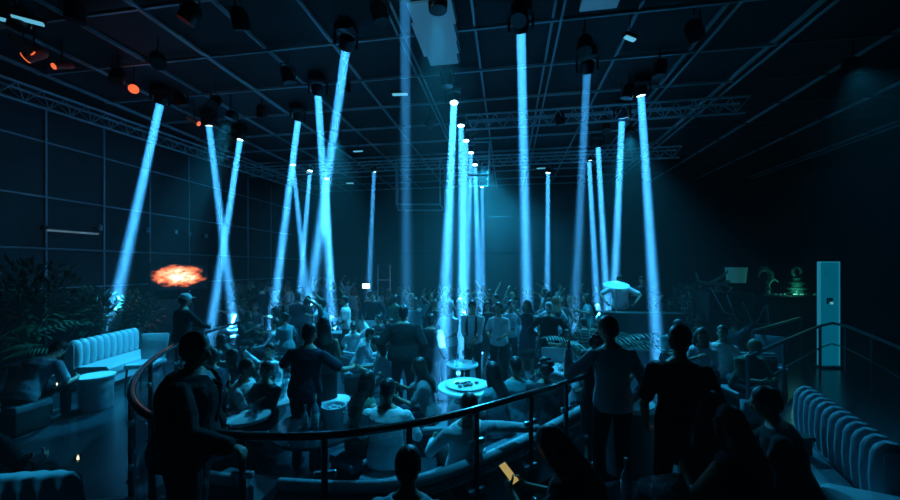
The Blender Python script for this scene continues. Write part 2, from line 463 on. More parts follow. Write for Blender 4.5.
# ceiling grid
cg = thing('ceiling_grid', 'grey steel grid of crossing bars under the black ceiling', 'ceiling grid', (0, 0, CEIL))
HH = CEIL - CZ
xs = [HH * k for k in (-2.35, -2.03, -1.715, -1.395, -1.08, -.764, -.459, -.134, .175, .495, .8125, 1.151, 1.609, 2.07, 2.6)]
for x in xs:
    r = .03
    mk('bar', MB().box((x, 7.2, -.03), (.034 if abs(x - 1.151 * HH) > .01 else .05, 19.2, .06)), m_bar, cg)
    if rng.random() < .35: mk('bar', MB().box((x + .12, 7.2, -.10), (.03, 19.0, .04)), m_bar, cg)
for i in range(16):
    y = -1.6 + i * 1.2
    mk('bar', MB().box(((xs[0] + xs[11]) / 2, y, -.065), (xs[11] - xs[0] + .1, .034, .05)), m_bar, cg)
    if i > 2: mk('bar', MB().box(((xs[11] + xs[-1]) / 2, y, -.065), (xs[-1] - xs[11], .03, .03)), mat('dark_steel_bar', (.08, .09, .1), .5, .3), cg)
# round truss chords with bracing, lower than the grid
def truss(name, a, b, label, h=.35):
    t = thing(name, label, 'truss', a); a = V(a); b = V(b) - a; L = b.length; u = b.normalized(); s = u.cross(V((0, 0, 1))).normalized() * h / 2
    for q in (s, -s): mk('chord', MB().tube([q, b + q], .028, 8), m_bar, t)
    mk('chord', MB().tube([V((0, 0, -h * .8)), b + V((0, 0, -h * .8))], .028, 8), m_bar, t)
    mb = MB(); n = int(L / h)
    for i in range(n):
        p, q = u * (i * L / n), u * ((i + .5) * L / n); z = V((0, 0, -h * .8)); e = u * ((i + 1) * L / n)
        for w in (s, -s): mb.tube([p + w, q + z], .010, 5); mb.tube([q + z, e + w], .010, 5)
    mk('bracing', mb, m_bar, t)
    return t
truss('lighting_truss', (-9.2, 11.6, 5.75), (5.0, 11.6, 5.75), 'long steel lighting truss crossing the hall behind the hanging wire frames')
truss('lighting_truss', (-9.6, 2.2, 5.7), (-8.3, 15, 5.7), 'steel lighting truss running along the left edge of the ceiling')
truss('lighting_truss', (-1, 8.6, 5.8), (5.0, 8.6, 5.8), 'short steel lighting truss in front of the hanging wire frames')

def cage(lab, px0, px1, pyt, pyb, d, dep):
    a = at(px0, pyt, d=d); b = at(px1, pyb, d=d); w = abs(b.x - a.x); hgt = a.z - b.z
    t = thing('hanging_frame', lab, 'hanging frame', ((a.x + b.x) / 2, a.y, b.z), TH)
    r = .028
    for z in (0, hgt):
        mk('ring', MB().tube([(-w / 2, 0, z), (w / 2, 0, z), (w / 2 + .12, dep, z), (-w / 2 - .12, dep, z)], r, 6, closed=True), m_bar, t)
    for (x, y) in ((-w / 2, 0), (w / 2, 0), (w / 2 + .12, dep), (-w / 2 - .12, dep)): mk('post', MB().tube([(x, y, 0), (x, y, hgt)], r, 6), m_bar, t)
    for x in (-w / 3, w / 3): mk('cable', MB().tube([(x, dep / 2, hgt), (x, dep / 2, CEIL - b.z)], .006, 5), m_black, t)
cage('wire box frame hanging left of the brightest beam cluster', 397, 441, 160, 205, 11.8, 1.2)
cage('narrow wire box frame hanging behind the central beam cluster', 454, 490, 143, 176, 10.6, 1.4)

# acoustic panels / hatches in the grid, faint glow stands in for light from below
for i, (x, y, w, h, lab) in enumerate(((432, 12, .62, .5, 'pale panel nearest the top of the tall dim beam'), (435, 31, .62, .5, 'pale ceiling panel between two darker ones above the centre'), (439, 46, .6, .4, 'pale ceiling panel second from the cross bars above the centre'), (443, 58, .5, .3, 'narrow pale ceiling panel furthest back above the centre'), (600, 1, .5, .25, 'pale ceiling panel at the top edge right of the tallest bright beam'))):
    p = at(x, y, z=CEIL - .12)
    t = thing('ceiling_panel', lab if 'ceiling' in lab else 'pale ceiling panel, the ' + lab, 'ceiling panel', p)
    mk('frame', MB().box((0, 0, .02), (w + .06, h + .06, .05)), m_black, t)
    mk('face', MB().box((0, 0, -.02), (w, h, .03)), mat('panel_face_added_glow', (.35, .5, .6), .6, emit=(.02, .085, .13), es=.35), t)

# ------------------------------------------------------------------ moving head lights with their beams
m_lens = mat('glowing_lens', (.8, .95, 1), .2, emit=(.45, .9, 1), es=8)
BEAMS = [((160, 104), (103, 8.6), 1.0), ((209, 126), (238, 10), .8), ((240, 140), (206, 9.5), 1.0), ((298, 121), (268, 10), 1.1), ((318, 95), (334, 11), 1.0), ((346, 49), (305, 13), .8), ((293, 165), (312, 12), .7),
 ((310, 171), (296, 12), .9), ((327, 179), (334, 13), 1.0), ((374, 172), (367, 13), .4), ((405, -12), (407, 9), .16), ((454, 103), (440, 6), 1.5), ((461, 126), (463, 8), 1.0), ((466, 141), (460, 8.5), 1.0), ((471, 153), (464, 10), .8),
 ((475, 165), (481, 10.5), .9), ((482, 187), (484, 14), .5), ((521, 33), (528, 10), .9), ((548, 173), (547, 13), .8), ((587, 73), (573, 11), .28), ((598, 147), (609, 12), 1.0), ((589, 161), (599, 12), .9), ((622, 117), (612, 12), 1.0), ((641, 96), (659, 8), 1.0)]
BLAB = ['leftmost moving head light, its beam leaning down to the ribbed white sofa', 'moving head light of the beam that slants right in the left crossed pair', 'moving head light of the beam that slants left in the left crossed pair', 'moving head light of the wide left-leaning beam behind the tall dark couple',
 'moving head light of the long upright beam beside the tilted broad one', 'moving head light of the broad tilted beam with the bright oval lens', 'moving head light of the thin beam slanting right across the distant narrow pair', 'moving head light of the distant thin beam slanting left in the narrow pair', 'moving head light of the short distant beam just behind the long upright one',
 'faint distant moving head light alone above the small white screen', 'tall dim beam whose lamp hangs above the top of the picture', 'moving head light of the brightest beam landing by the curved rail', 'moving head light of the second beam in the central cluster', 'moving head light of the third beam in the central cluster', 'moving head light of the fourth beam, close behind the third, in the central cluster',
 'moving head light of the thin beam falling beside the man in the white shirt', 'furthest and faintest moving head light of the central cluster', 'moving head light of the tallest broad vertical beam, nearest the camera', 'moving head light of the lone thin vertical beam above the distant crowd', 'moving head light of the tall dim beam left of the right group', 'moving head light of the middle beam in the right group of three',
 'moving head light of the leftmost thin beam in the right group', 'moving head light of the right group beam that leans left', 'rightmost moving head light, its wide beam leaning right over seated guests']
m_haze = vol_mat('lit_haze', .045)
SPREAD = R(1.25); BE = 31; BCOL = (.05, .42, 1)
m_red = mat('stand_in_red_glow', (.5, .1, .04), .5, emit=(1, .16, .05), es=.55)  # emission stands in for red light falling on the lamps
ZT = 5.62
for i, ((px, py), (bx, bd), e) in enumerate(BEAMS):
    a = at(px, py, z=ZT); bt = at(bx, HY + F * (CZ - LF_) / bd, z=LF_ + .02)
    if i == 0: bt = at(bx, HY + F * CZ / bd, z=.02)
    d = bt - a; L = d.length; q = d.to_track_quat('-Z', 'Y')
    t = thing('moving_head_light', BLAB[i], 'stage light', a, 0, None)
    mk('base', MB().box((0, 0, .30), (.30, .24, .10), bev=.015), m_black, t)
    mk('clamp', MB().tube([(0, 0, .34), (0, 0, CEIL - a.z - .02)], .02, 8), m_black, t)
    Q = q.to_matrix()
    yk = MB(); yaw = math.atan2(d.y, d.x) + PI / 2 if math.hypot(d.x, d.y) > .05 else 0
    c = V((math.cos(yaw), math.sin(yaw), 0))
    yk.tube([V((0, 0, .27)) - c * .03, V((0, 0, .24)) - c * .17, V((0, 0, .02)) - c * .17], .022, 6); yk.tube([V((0, 0, .27)) + c * .03, V((0, 0, .24)) + c * .17, V((0, 0, .02)) + c * .17], .022, 6)
    mk('yoke', yk, m_black, t)
    hd = MB(); hd.lathe([(.082, .03), (.082, .0), (.102, .0), (.112, .05), (.12, .12), (.11, .17), (.06, .20), (0, .205)], n=24, M=Q)
    hd_ = mk('head', hd, m_black, t)
    mk('lens', MB().lathe([(0, .012), (.08, .012), (.08, .02), (0, .02)], n=24, M=Q), m_lens, hd_)
    r0, r1 = .074, .074 + L * math.tan(SPREAD)
    bm_ = MB().lathe([(r0, -.01), (r1, -L - (.0))], n=28, M=Q)
    bo = mk('light_beam', bm_, m_haze, t); bo['label'] = 'blue shaft of light in the haze'
    la = bpy.data.lights.new('beam_lamp', 'AREA'); la.shape = 'DISK'; la.size = .14; la.spread = SPREAD * 2.3; la.energy = BE * e; la.color = BCOL
    lo = bpy.data.objects.new('beam_lamp', la); COL.objects.link(lo); lo.location = Q @ V((0, 0, 0)); lo.rotation_mode = 'QUATERNION'; lo.rotation_quaternion = q; lo.parent = t

# lamps on the left truss, red light on them put into colour and glow
for i, (px, py, s, lab) in enumerate(((34, 55, 1.0, 'ceiling lamp coloured as if red-lit, second from the left edge'), (62, 66, .6, 'smallest ceiling lamp coloured as if red-lit, between the two brighter ones'), (134, 88, 1.0, 'largest ceiling lamp coloured as if red-lit, beside the leftmost beam'), (194, 121, .7, 'ceiling lamp coloured as if red-lit, furthest back, beside the crossed beams'), (23, 46, .5, 'dim ceiling lamp coloured as if red-lit, nearest the left edge'))):
    a = at(px, py, z=5.55); t = thing('ceiling_spotlight', lab, 'lamp', a, .4 + i)
    mk('bracket', MB().tube([(0, 0, 0), (0, 0, CEIL - a.z)], .012, 6), m_black, t)
    M = Matrix.Rotation(R(60), 3, 'Y')
    mk('housing', MB().lathe([(.07 * s, -.12), (.085 * s, -.10), (.085 * s, .12), (.05 * s, .17), (0, .18)], M=M), mat('housing_painted_red_light', (.4, .06, .03), .5), t)  # red light on the housing is put into its base colour
    mk('lens', MB().lathe([(0, -.13), (.078 * s, -.125), (.078 * s, -.10), (0, -.1)], M=M), m_red, t)
    if i != 2: continue
    la = bpy.data.lights.new('red_lamp', 'POINT'); la.energy = .5; la.color = (1, .13, .04); la.shadow_soft_size = .04
    lo = bpy.data.objects.new('red_lamp', la); COL.objects.link(lo); lo.parent = t; lo.location = M @ V((0, 0, -.26))
# cool strip lights at the top left, small bars elsewhere
m_strip = mat('cool_strip_glow', (.2, .4, .5), .4, emit=(.08, .32, .45), es=.8)
for (px, py, L, w, rz, lab) in ((15, 22, .30, .06, .75, 'pale blue strip light at the top left, nearer the corner'), (28, 20, .30, .07, .75, 'pale blue strip light at the top left, the second one inward'), (400, 94, .30, .06, .1, 'short bright strip light crossing the tall dim beam'), (350, 183, .30, .06, 0, 'small distant strip light left of the hanging wire frame'), (358, 151, .28, .05, 0, 'small distant strip light under the rear truss'), (541, 168, .28, .05, 0, 'small distant strip light above the lone thin beam'), (630, 38, .2, .06, .6, 'small tilted strip light under the grid at upper right')):
    a = at(px, py, z=5.6); t = thing('strip_light', lab, 'strip light', a, rz)
    mk('housing', MB().box((0, 0, .03), (L + .04, w + .03, .05), bev=.01), m_black, t); mk('tube', MB().box((0, 0, -.01), (L, w, .03), bev=.008), m_strip, t)
    mk('hanger', MB().tube([(0, 0, .04), (0, 0, CEIL - a.z)], .006, 5), m_black, t)
# dark spare fixtures between the lit ones
SP = [(20, 20), (75, 12), (158, 60), (190, 14), (240, 20), (288, 76), (118, 76), (380, 14), (345, 88), (470, 130), (585, 45), (628, 92), (660, 70), (694, 30), (520, 14), (447, 80), (262, 112), (215, 102), (560, 120), (606, 128), (430, 122), (180, 100)]
for i, (px, py) in enumerate(SP):
    a = at(px, py, z=5.62); t = thing('par_lamp', 'unlit black par lamp hanging from the ceiling grid', 'stage light', a, rng.uniform(0, 6), 'unlit par lamps on the ceiling grid')
    mk('bracket', MB().tube([(-.12, 0, 0), (-.12, 0, .2), (.12, 0, .2), (.12, 0, 0)], .012, 6), m_black, t)
    M = Matrix.Rotation(rng.uniform(-.7, .7), 3, 'Y')
    mk('can', MB().lathe([(.10, -.12), (.11, -.12), (.11, .08), (.07, .15), (0, .16)], M=M, n=18), m_black, t)
    mk('lens', MB().lathe([(0, -.10), (.1, -.11), (.1, -.1), (0, -.09)], M=M, n=18), mat('dull_blue_lens', (.15, .3, .5), .15), t)
    mk('hanger', MB().tube([(0, 0, .2), (0, 0, CEIL - a.z)], .012, 6), m_black, t)

# haze filling the hall
hz_ = MB().box((1, 7, 2.85), (21.9, 19.9, 6.1)); ho = mk('room_haze', hz_, vol_mat('thin_room_haze', HAZE), smooth=False); tag(ho, 'thin blue haze filling the dark hall', 'haze', kind='stuff')

# fill lights added under the grid to brighten the hall, in invented cans
def wash(px, py, e, size, tgt, col, lab, blend=.9, z=5.5, cone=110):
    a = at(px, py, z=z) if isinstance(px, (int, float)) else V(px)
    t = thing('added_wash_light', lab, 'stage light', a)
    d = V(tgt) - a; Q = d.to_track_quat('-Z', 'Y').to_matrix()
    mk('housing', MB().lathe([(.10, .0), (.12, .0), (.13, .10), (.09, .18), (0, .19)], M=Q, n=20), m_black, t)
    mk('bracket', MB().tube([(0, 0, .15), (0, 0, CEIL - a.z)], .015, 6), m_black, t)
    la = bpy.data.lights.new('added_wash_lamp', 'SPOT'); la.energy = e; la.color = col; la.spot_size = R(cone); la.spot_blend = blend; la.shadow_soft_size = size
    lo = bpy.data.objects.new('added_wash_lamp', la); COL.objects.link(lo); lo.parent = t; lo.location = d.normalized() * .06; lo.rotation_mode = 'QUATERNION'; lo.rotation_quaternion = d.to_track_quat('-Z', 'Y')
WC = (.018, .42, .78)
wash((-.8, 12.2, 5.55), 0, 2800, .1, (-.8, 8.6, 0), WC, 'added wash light at the far centre of the hall', cone=95)
wash((-4.3, 8.6, 5.55), 0, 1300, .1, (-4.0, 6.6, 0), WC, 'added wash light over the left of the dance floor', cone=70)
wash((-.9, 4.6, 5.55), 0, 1150, .1, (-.9, 5.0, 0), WC, 'added wash light over the curved booth', cone=50)
wash((3.0, 9.6, 5.55), 0, 1050, .1, (2.4, 7.4, 0), WC, 'added wash light over the right of the dance floor', cone=70)
wash((-5.9, 6.9, 5.4), 0, 1500, .1, (-7.7, 5.9, .3), WC, 'added wash light over the ribbed white sofa', cone=36)
wash((5.6, 6.9, 5.5), 0, 190, .1, (4.4, 3.6, .5), WC, 'added wash light over the right side seating', cone=60)
wash((-7.0, 8.2, 5.5), 0, 2600, .04, (-6.38, 4.75, .4), WC, 'added narrow spot aimed at the white drum table', cone=13, blend=.5)
wash((-3.7, 1.1, 5.5), 0, 420, .1, (-2.7, 1.25, .8), WC, 'added wash light above the near left aisle', cone=24)
wash((-.6, 13.6, 5.5), 0, 650, .1, (-.4, 17, 2.6), WC, 'added wash light turned towards the back wall', cone=100)
# ------------------------------------------------------------------ curved railing with glass
TU = []
acc = [0.0]
for i in range(1, len(RL)): acc.append(acc[-1] + (RL[i] - RL[i - 1]).length)
def rail_at(s):
    for i in range(1, len(RL)):
        if acc[i] >= s:
            t = (s - acc[i - 1]) / max(1e-6, acc[i] - acc[i - 1]); return RL[i - 1].lerp(RL[i], t), (RL[i] - RL[i - 1]).normalized()
    return RL[-1], (RL[-1] - RL[-2]).normalized()
def proj(p):
    d = -p.x * math.sin(TH) + p.y * math.cos(TH); l = p.x * math.cos(TH) + p.y * math.sin(TH)
    return 450 + F * l / d, HY + F * (CZ - p.z) / d
rt = thing('curved_railing', 'dark curved handrail on posts with clear glass panels around the sunken booth', 'railing', (0, 0, 0))
mk('handrail', MB().tube(RL, .038, 14, ry=.028, up=(0, 0, 1)), m_rail, rt)
# posts where the photograph shows them
posts = []
for want, rng_ in ((238, (0, .12)), (206, (0, .25)), (176, (0, .35)), (150, (.0, .42)), (133, (.0, .5)), (128, (.45, .7)), (152, (.45, .8)), (241, (.5, 1)), (324, (.5, 1)), (409, (.5, 1)), (477, (.6, 1)), (530, (.6, 1)), (566, (.6, 1)), (590, (.6, 1.01))):
    best = None
    for k in range(401):
        s = acc[-1] * k / 400
        if not (rng_[0] <= k / 400 <= rng_[1]): continue
        e = abs(proj(rail_at(s)[0])[0] - want)
        if best is None or e < best[0] - .01: best = (e, s)
    posts.append(best[1])
posts = sorted(posts)
for s in posts:
    p, t = rail_at(s)
    mk('post', MB().tube([p + V((0, 0, -.02)), V((p.x, p.y, .012))], .024, 10), m_rail, rt)
    mk('base_flange', MB().lathe([(.055, 0), (.055, .012), (.03, .02), (0, .02)], (p.x, p.y, 0.0), 16), m_rail, rt)
m_glass = glass_mat('clear_rail_glass', (.9, .98, 1), .94)
for a, b in zip(posts[:-1], posts[1:]):
    if b - a < .3: continue
    n = max(3, int((b - a) / .12)); lo = []; hi = []
    P_ = [rail_at(a + .05 + (b - a - .10) * k / n)[0] for k in range(n + 1)]
    mb = MB(); vs = []
    for p in P_:
        vs += [(p.x, p.y, .10), (p.x, p.y, .92)]
    fs = [(2 * k, 2 * k + 2, 2 * k + 3, 2 * k + 1) for k in range(n)]
    mb.add(vs, fs); g_ = mk('glass_panel', mb, m_glass, rt)
    sd = g_.modifiers.new('s', 'SOLIDIFY'); sd.thickness = .010
    for s in (a + .045, b - .045):
        p, t = rail_at(s); nn = t.cross(V((0, 0, 1)))
        for z in (.30, .72): mk('clamp', MB().box((p.x, p.y, z), (.07, .04, .045), math.atan2(t.y, t.x), .008), m_chrome, g_)

# ------------------------------------------------------------------ sofas
m_white_leather = mat('pale_leather', (.55, .62, .66), .38, bump=(14, .25, .02))
m_dark_leather = mat('dark_leather', (.035, .045, .055), .45, bump=(14, .3, .02))
m_mid_leather = mat('blue_grey_leather', (.22, .3, .35), .45, bump=(14, .3, .02))
m_plinth = mat('dark_plinth', (.02, .022, .025), .5)

def path_sofa(lab, pts, side, z0, back_h, m_back, m_seat, m_roll=None, seat_h=.42, depth=.62, ribs=0, group=None, bt=.16, rollr=.055):
    """sofa along a floor path; side = +1 seat lies to the left of travel, -1 to the right"""
    pts = [V((p[0], p[1], 0)) for p in pts]; c = pts[len(pts) // 2]
    t = thing('sofa', lab, 'sofa', (c.x, c.y, z0), 0, group)
    P = [p - c for p in pts]; N = []
    for i in range(len(P)):
        a = P[max(i - 1, 0)]; b = P[min(i + 1, len(P) - 1)]; d = (b - a).normalized(); N.append(V((-d.y, d.x, 0)) * side)
    def sweep(off0, off1, za, zb, name, m, bev=.02):
        vs = []; 
        sec = [(off0, za), (off1, za), (off1, zb - bev), (off1 - bev * (1 if off1 > off0 else -1), zb), (off0 + bev * (1 if off1 > off0 else -1), zb), (off0, zb - bev)]
        for p, n in zip(P, N):
            for (o, z) in sec: q = p + n * o; vs.append((q.x, q.y, z))
        k = len(sec); fs = []
        for i in range(len(P) - 1):
            for j in range(k): fs.append((i * k + j, i * k + (j + 1) % k, (i + 1) * k + (j + 1) % k, (i + 1) * k + j))
        fs += [tuple(range(k))[::-1], tuple((len(P) - 1) * k + j for j in range(k))]
        return mk(name, MB().add(vs, fs), m, t)
    sweep(.04, depth - .05, .0, .10, 'plinth', m_plinth)
    sweep(bt * .6, depth, .10, seat_h - .14, 'base', m_seat)
    sweep(bt, depth + .02, seat_h - .14, seat_h, 'seat', m_seat, .045)
    sweep(0, bt, .04, back_h - (.05 if m_roll else 0), 'backrest', m_back, .04)
    if m_roll: mk('top_roll', MB().tube([p + n * (bt * .5) + V((0, 0, back_h)) for p, n in zip(P, N)], rollr, 12), m_roll, t)
    if ribs:
        L = [0]; 
        for i in range(1, len(P)): L.append(L[-1] + (P[i] - P[i - 1]).length)
        for k in range(ribs):
            s = (k + .5) / ribs * L[-1]; i = max(j for j in range(len(L)) if L[j] <= s); i = min(i, len(P) - 2); f = (s - L[i]) / (L[i + 1] - L[i])
            p = P[i].lerp(P[i + 1], f); n = N[i].lerp(N[i + 1], f).normalized(); tdir = V((-n.y, n.x, 0)); w = L[-1] / ribs / 2 * .93
            q = p + n * (bt * .55)
            mb = MB(); rings = []
            for (z, e, sx) in ((seat_h + .01, .10, .9), (seat_h + .06, .11, 1), ((seat_h + back_h) / 2, .12, 1), (back_h - .04, .11, 1), (back_h + .015, .085, .9), (back_h + .05, .04, .6)):
                rings.append((q + V((0, 0, z)) + n * .03, tdir * w * sx, n * e))
            mb.loft(rings, 14); mk('channel', mb, m_back, t)
    return t
# white ribbed sofa on the left walkway
a, b = at(64, 343, z=.86), at(130, 329, z=.86)
path_sofa('white channel-tufted sofa facing the aisle at the left', [(b.x, b.y), ((a.x + b.x) / 2, (a.y + b.y) / 2), (a.x, a.y)], 1, 0, .84, m_white_leather, m_white_leather, ribs=10, depth=.72)
# curved booth sofa inside the rail
bp = [at(x, y, z=.45) for x, y in ((166, 470), (200, 480), (240, 485), (290, 489), (340, 491), (390, 489), (432, 481), (480, 464), (520, 446), (555, 428), (588, 409))]
bp = smooth_line(bp, 3)
g1 = bp[:4 * 1 + 2]; 
path_sofa('short curved booth sofa with a pale top roll, left of the gap below the rail', [(p.x, p.y) for p in bp[:7]], 1, LF_, .68, m_dark_leather, m_mid_leather, m_white_leather, rollr=.05)
path_sofa('long curved booth sofa with a pale top roll below the rail', [(p.x, p.y) for p in bp[8:]], 1, LF_, .68, m_dark_leather, m_mid_leather, m_white_leather, rollr=.05)

def arc(c, r, a0, a1, n=10): return [(c[0] + r * math.cos(R(a0 + (a1 - a0) * i / n)), c[1] + r * math.sin(R(a0 + (a1 - a0) * i / n))) for i in range(n + 1)]
c_ = at(280, 352, z=LF_ + .6)
def round_sofa(lab, px, py, zt, r, a0, a1, m_b, m_r=None, hgt=.62):
    p = at(px, py, z=LF_ + zt)     # rim centre point nearest the camera
    c = (p.x, p.y + r)
    return path_sofa(lab, arc(c, r, a0, a1), 1, LF_, hgt, m_b, m_mid_leather, m_r or m_white_leather, depth=.55, bt=.12, rollr=.035)
round_sofa('curved sofa with a bright rim under the wide left beam', 272, 331, .62, 1.0, 200, 330, m_mid_leather)
round_sofa('small sofa with a bright rim behind the tall dark couple', 356, 355, .62, .6, 225, 318, m_mid_leather)
round_sofa('curved sofa on the right half of the dance floor with a pale seat', 575, 352, .62, .9, 215, 320, m_mid_leather)
# right hand square sofa with lit edges
p = at(720, 350, z=.78)
path_sofa('square dark sofa with a bright top edge behind the man in black', [(p.x - .9, p.y + .02), (p.x - .1, p.y), (p.x + .9, p.y + .02)], 1, 0, .72, m_dark_leather, m_dark_leather, m_white_leather, rollr=.02)
# tufted sofa at bottom right
a, b = at(822, 388, z=.90), at(925, 452, z=.90)
ts = path_sofa('blue-grey channel-tufted sofa running out of the picture at bottom right', [(a.x, a.y), ((a.x + b.x) / 2, (a.y + b.y) / 2), (b.x, b.y)], -1, 0, .86, m_mid_leather, m_mid_leather, ribs=12, depth=.8, bt=.2)
p = at(880, 500, z=.60)
ps = MB(); ps.box((0, 0, 0), (.52, .40, .16), bev=.06); o = mk('cushion', remesh(ps, .02, 6), mat('pale_blue_fabric', (.4, .5, .55), .8, bump=(20, .4, .01)), loc=(p.x, p.y, .505)); o.rotation_euler.z = -.3
tag(o, 'plump pale cushion on the tufted sofa at bottom right', 'cushion')

# ------------------------------------------------------------------ tables and what stands on them
m_lit_top = mat('white_stone_top', (.8, .85, .88), .25)
m_glow_top = mat('lit_table_top', (.7, .85, .9), .3, emit=(.15, .7, .9), es=.35)
def round_table(lab, p, z0, r, h, m=m_lit_top, drum=False, group=None, mleg=m_black, n=32):
    t = thing('side_table' if drum else 'round_table', lab, 'table', (p.x, p.y, z0), 0, group)
    mk('tabletop', MB().lathe([(0, h - .04), (r * .97, h - .04), (r, h - .03), (r, h - .008), (r * .985, h), (0, h)], n=n), m, t)
    if drum: mk('drum', MB().lathe([(r * .8, 0), (r * .84, .02), (r * .9, h - .04)], n=n), mat('white_lacquer', (.5, .58, .62), .25), t)
    else:
        mk('column', MB().lathe([(.04, .02), (.035, h - .04)], n=14), mleg, t); mk('foot', MB().lathe([(r * .5, 0), (r * .5, .015), (.05, .03), (0, .03)], n=n), mleg, t)
    return t
def on(p, z): return V((p.x, p.y, z))
p = at(96, 375, z=.52); round_table('white drum side table with a bright top beside the left aisle', p, 0, .24, .52, drum=True)
BT = at(318, 425, z=.46); round_table('dark round table in the booth carrying the ice bucket and bottles', BT, LF_, .5, .70, m=mat('dark_glass_top', (.03, .05, .06), .1))
p2 = at(246, 414, z=.46); round_table('small round blue-lit table beside the suited man', p2, LF_, .27, .70, m=m_lit_top)
p3 = at(334, 396, z=.35); round_table('round pale stool table behind the ice bucket', p3, LF_, .23, .55, m=m_lit_top)
p4 = at(466, 386, z=.45); round_table('round white table with an oval tray, in the brightest beam', p4, LF_, .42, .70)
p5 = at(458, 372, z=.45); p5.y += .55; round_table('small bright round table behind the oval tray table', p5, LF_, .30, .70)
GT = at(265, 392, z=.40); GT = at(268, 392, z=.45); round_table('large round table crowded with glasses, left of the standing dark couple', GT, LF_, .62, .70, m=m_lit_top)
p6 = at(575, 368, z=.45); round_table('round table with crumpled napkins behind the curved rail at right', p6, LF_, .5, .70)
p7 = at(340, 330, z=.45); round_table('round table in the foot of the long upright beam', p7, LF_, .45, .70)
p8 = at(662, 330, z=.45); round_table('long pale-edged table in front of the right beam', p8, LF_, .55, .70)

m_bottle = mat('dark_green_bottle_glass', (.02, .10, .09), .08, coat=1); m_clear = glass_mat('clear_glassware', (.85, .97, 1), .7, .08); m_cup = mat('frosted_bucket', (.6, .75, .8), .3)
def bottle(lab, p, z, s=1.0, m=None, group=None):
    t = thing('bottle', lab, 'bottle', (p.x, p.y, z), 0, group)
    mk('glass_body', MB().lathe([(0, 0), (.036 * s, .002), (.039 * s, .01), (.039 * s, .17 * s), (.03 * s, .20 * s), (.014 * s, .235 * s), (.013 * s, .30 * s), (.016 * s, .302 * s), (.016 * s, .315 * s), (0, .316 * s)], n=16), m or m_bottle, t)
    mk('paper_label', MB().lathe([(.0395 * s, .05 * s), (.0402 * s, .051 * s), (.0402 * s, .14 * s), (.0395 * s, .141 * s)], n=16), mat('pale_paper', (.7, .75, .75), .7), t)
    mk('cap', MB().lathe([(.017 * s, .27 * s), (.0175 * s, .271 * s), (.0175 * s, .32 * s), (0, .322 * s)], n=12), mat('foil_cap', (.5, .5, .45), .3, .8), t)
    return t
def bucket(lab, p, z, s=1.0, m=None):
    t = thing('ice_bucket', lab, 'ice bucket', (p.x, p.y, z))
    mk('bucket_body', MB().lathe([(0, 0), (.075 * s, 0), (.08 * s, .02 * s), (.105 * s, .20 * s), (.115 * s, .215 * s), (.115 * s, .225 * s), (.10 * s, .222 * s), (.095 * s, .20 * s), (.07 * s, .03), (0, .03)], n=24), m or m_cup, t)
    for q in (-1, 1): mk('handle', MB().tube([(q * .105 * s, -.03, .17 * s), (q * .135 * s, 0, .17 * s), (q * .105 * s, .03, .17 * s)], .007, 8), m_chrome, t)
    mb = MB(); r_ = random.Random(5)
    for k in range(14): mb.box((r_.uniform(-.055, .055) * s, r_.uniform(-.055, .055) * s, .185 * s + r_.uniform(-.01, .02)), (.03, .03, .03), r_.uniform(0, 3), .005)
    mk('ice', mb, mat('ice', (.8, .9, .95), .1), t)
    return t
glassk = {}
def wineglass(lab, p, z, kind='wine', s=1, group='stemmed and plain glasses on the tables'):
    if kind not in glassk:
        pr = {'wine': [(0, 0), (.032, 0), (.033, .003), (.006, .008), (.004, .08), (.02, .10), (.034, .13), (.034, .16), (.029, .19), (.027, .19), (.031, .16), (.031, .13), (0, .104)],
              'tumbler': [(0, 0), (.032, 0), (.034, .01), (.038, .10), (.036, .10), (.031, .012), (0, .012)],
              'flute': [(0, 0), (.030, 0), (.031, .003), (.005, .008), (.004, .09), (.018, .12), (.024, .17), (.022, .23), (.020, .23), (.021, .17), (0, .115)]}[kind]
        glassk[kind] = MB().lathe(pr, n=14).mesh(kind); smooth_by_angle(glassk[kind]); glassk[kind].materials.append(m_clear)
    o = bpy.data.objects.new({'wine': 'wine_glass', 'tumbler': 'glass_tumbler', 'flute': 'champagne_glass'}[kind], glassk[kind]); COL.objects.link(o); o.location = (p.x, p.y, z); o.scale = (s, s, s)
    return tag(o, lab, 'glass', group)
bucket('pale ice bucket on the dark booth table, below the bright oval stool top', at(334, 428, z=.46), .452, 1.15)
for i, (px, py, s, lab) in enumerate(((315, 427, 1.15, 'tallest bottle on the booth table, left of the ice bucket'), (305, 428, .8, 'short bottle left of the tallest one on the booth table'), (322, 429, .75, 'short bottle between the tallest one and the ice bucket'))): bottle(lab, at(px, py, z=.455), .452, s, mat('frosted_blue_glass', (.2, .4, .5), .15, coat=1))
r_ = random.Random(11)
placed = []
def scatter(center, z, R_, n, kinds, where):
    k = 0; tries = 0; mine = []
    while k < n and tries < 900:
        tries += 1
        a, d = r_.uniform(0, 2 * PI), R_ * math.sqrt(r_.random()) * .88; p = V((center.x + d * math.cos(a), center.y + d * math.sin(a), 0))
        if any((p - q).length < .10 for q in mine): continue
        mine.append(p); kd = kinds[k % len(kinds)]; k += 1
        if kd == 'bottle': bottle('bottle standing among the glasses on ' + where, p, z, .95, group='bottles on ' + where)
        else: wineglass({'wine': 'stemmed wine glass on ', 'tumbler': 'low tumbler on ', 'flute': 'slim champagne glass on '}[kd] + where, p, z, kd, 1.15, group='glasses on ' + where)
scatter(GT, .452, .60, 26, ['wine', 'tumbler', 'flute', 'wine', 'bottle', 'tumbler'], 'the large crowded round table')
scatter(p2, .452, .24, 3, ['tumbler', 'wine'], 'the small blue-lit table')
scatter(p6, .452, .46, 9, ['wine', 'tumbler', 'flute', 'bottle'], 'the table with crumpled napkins')
scatter(p7, .452, .42, 9, ['wine', 'bottle', 'flute'], 'the table at the foot of the long beam')
scatter(p5, .452, .26, 4, ['wine', 'tumbler'], 'the small bright table')
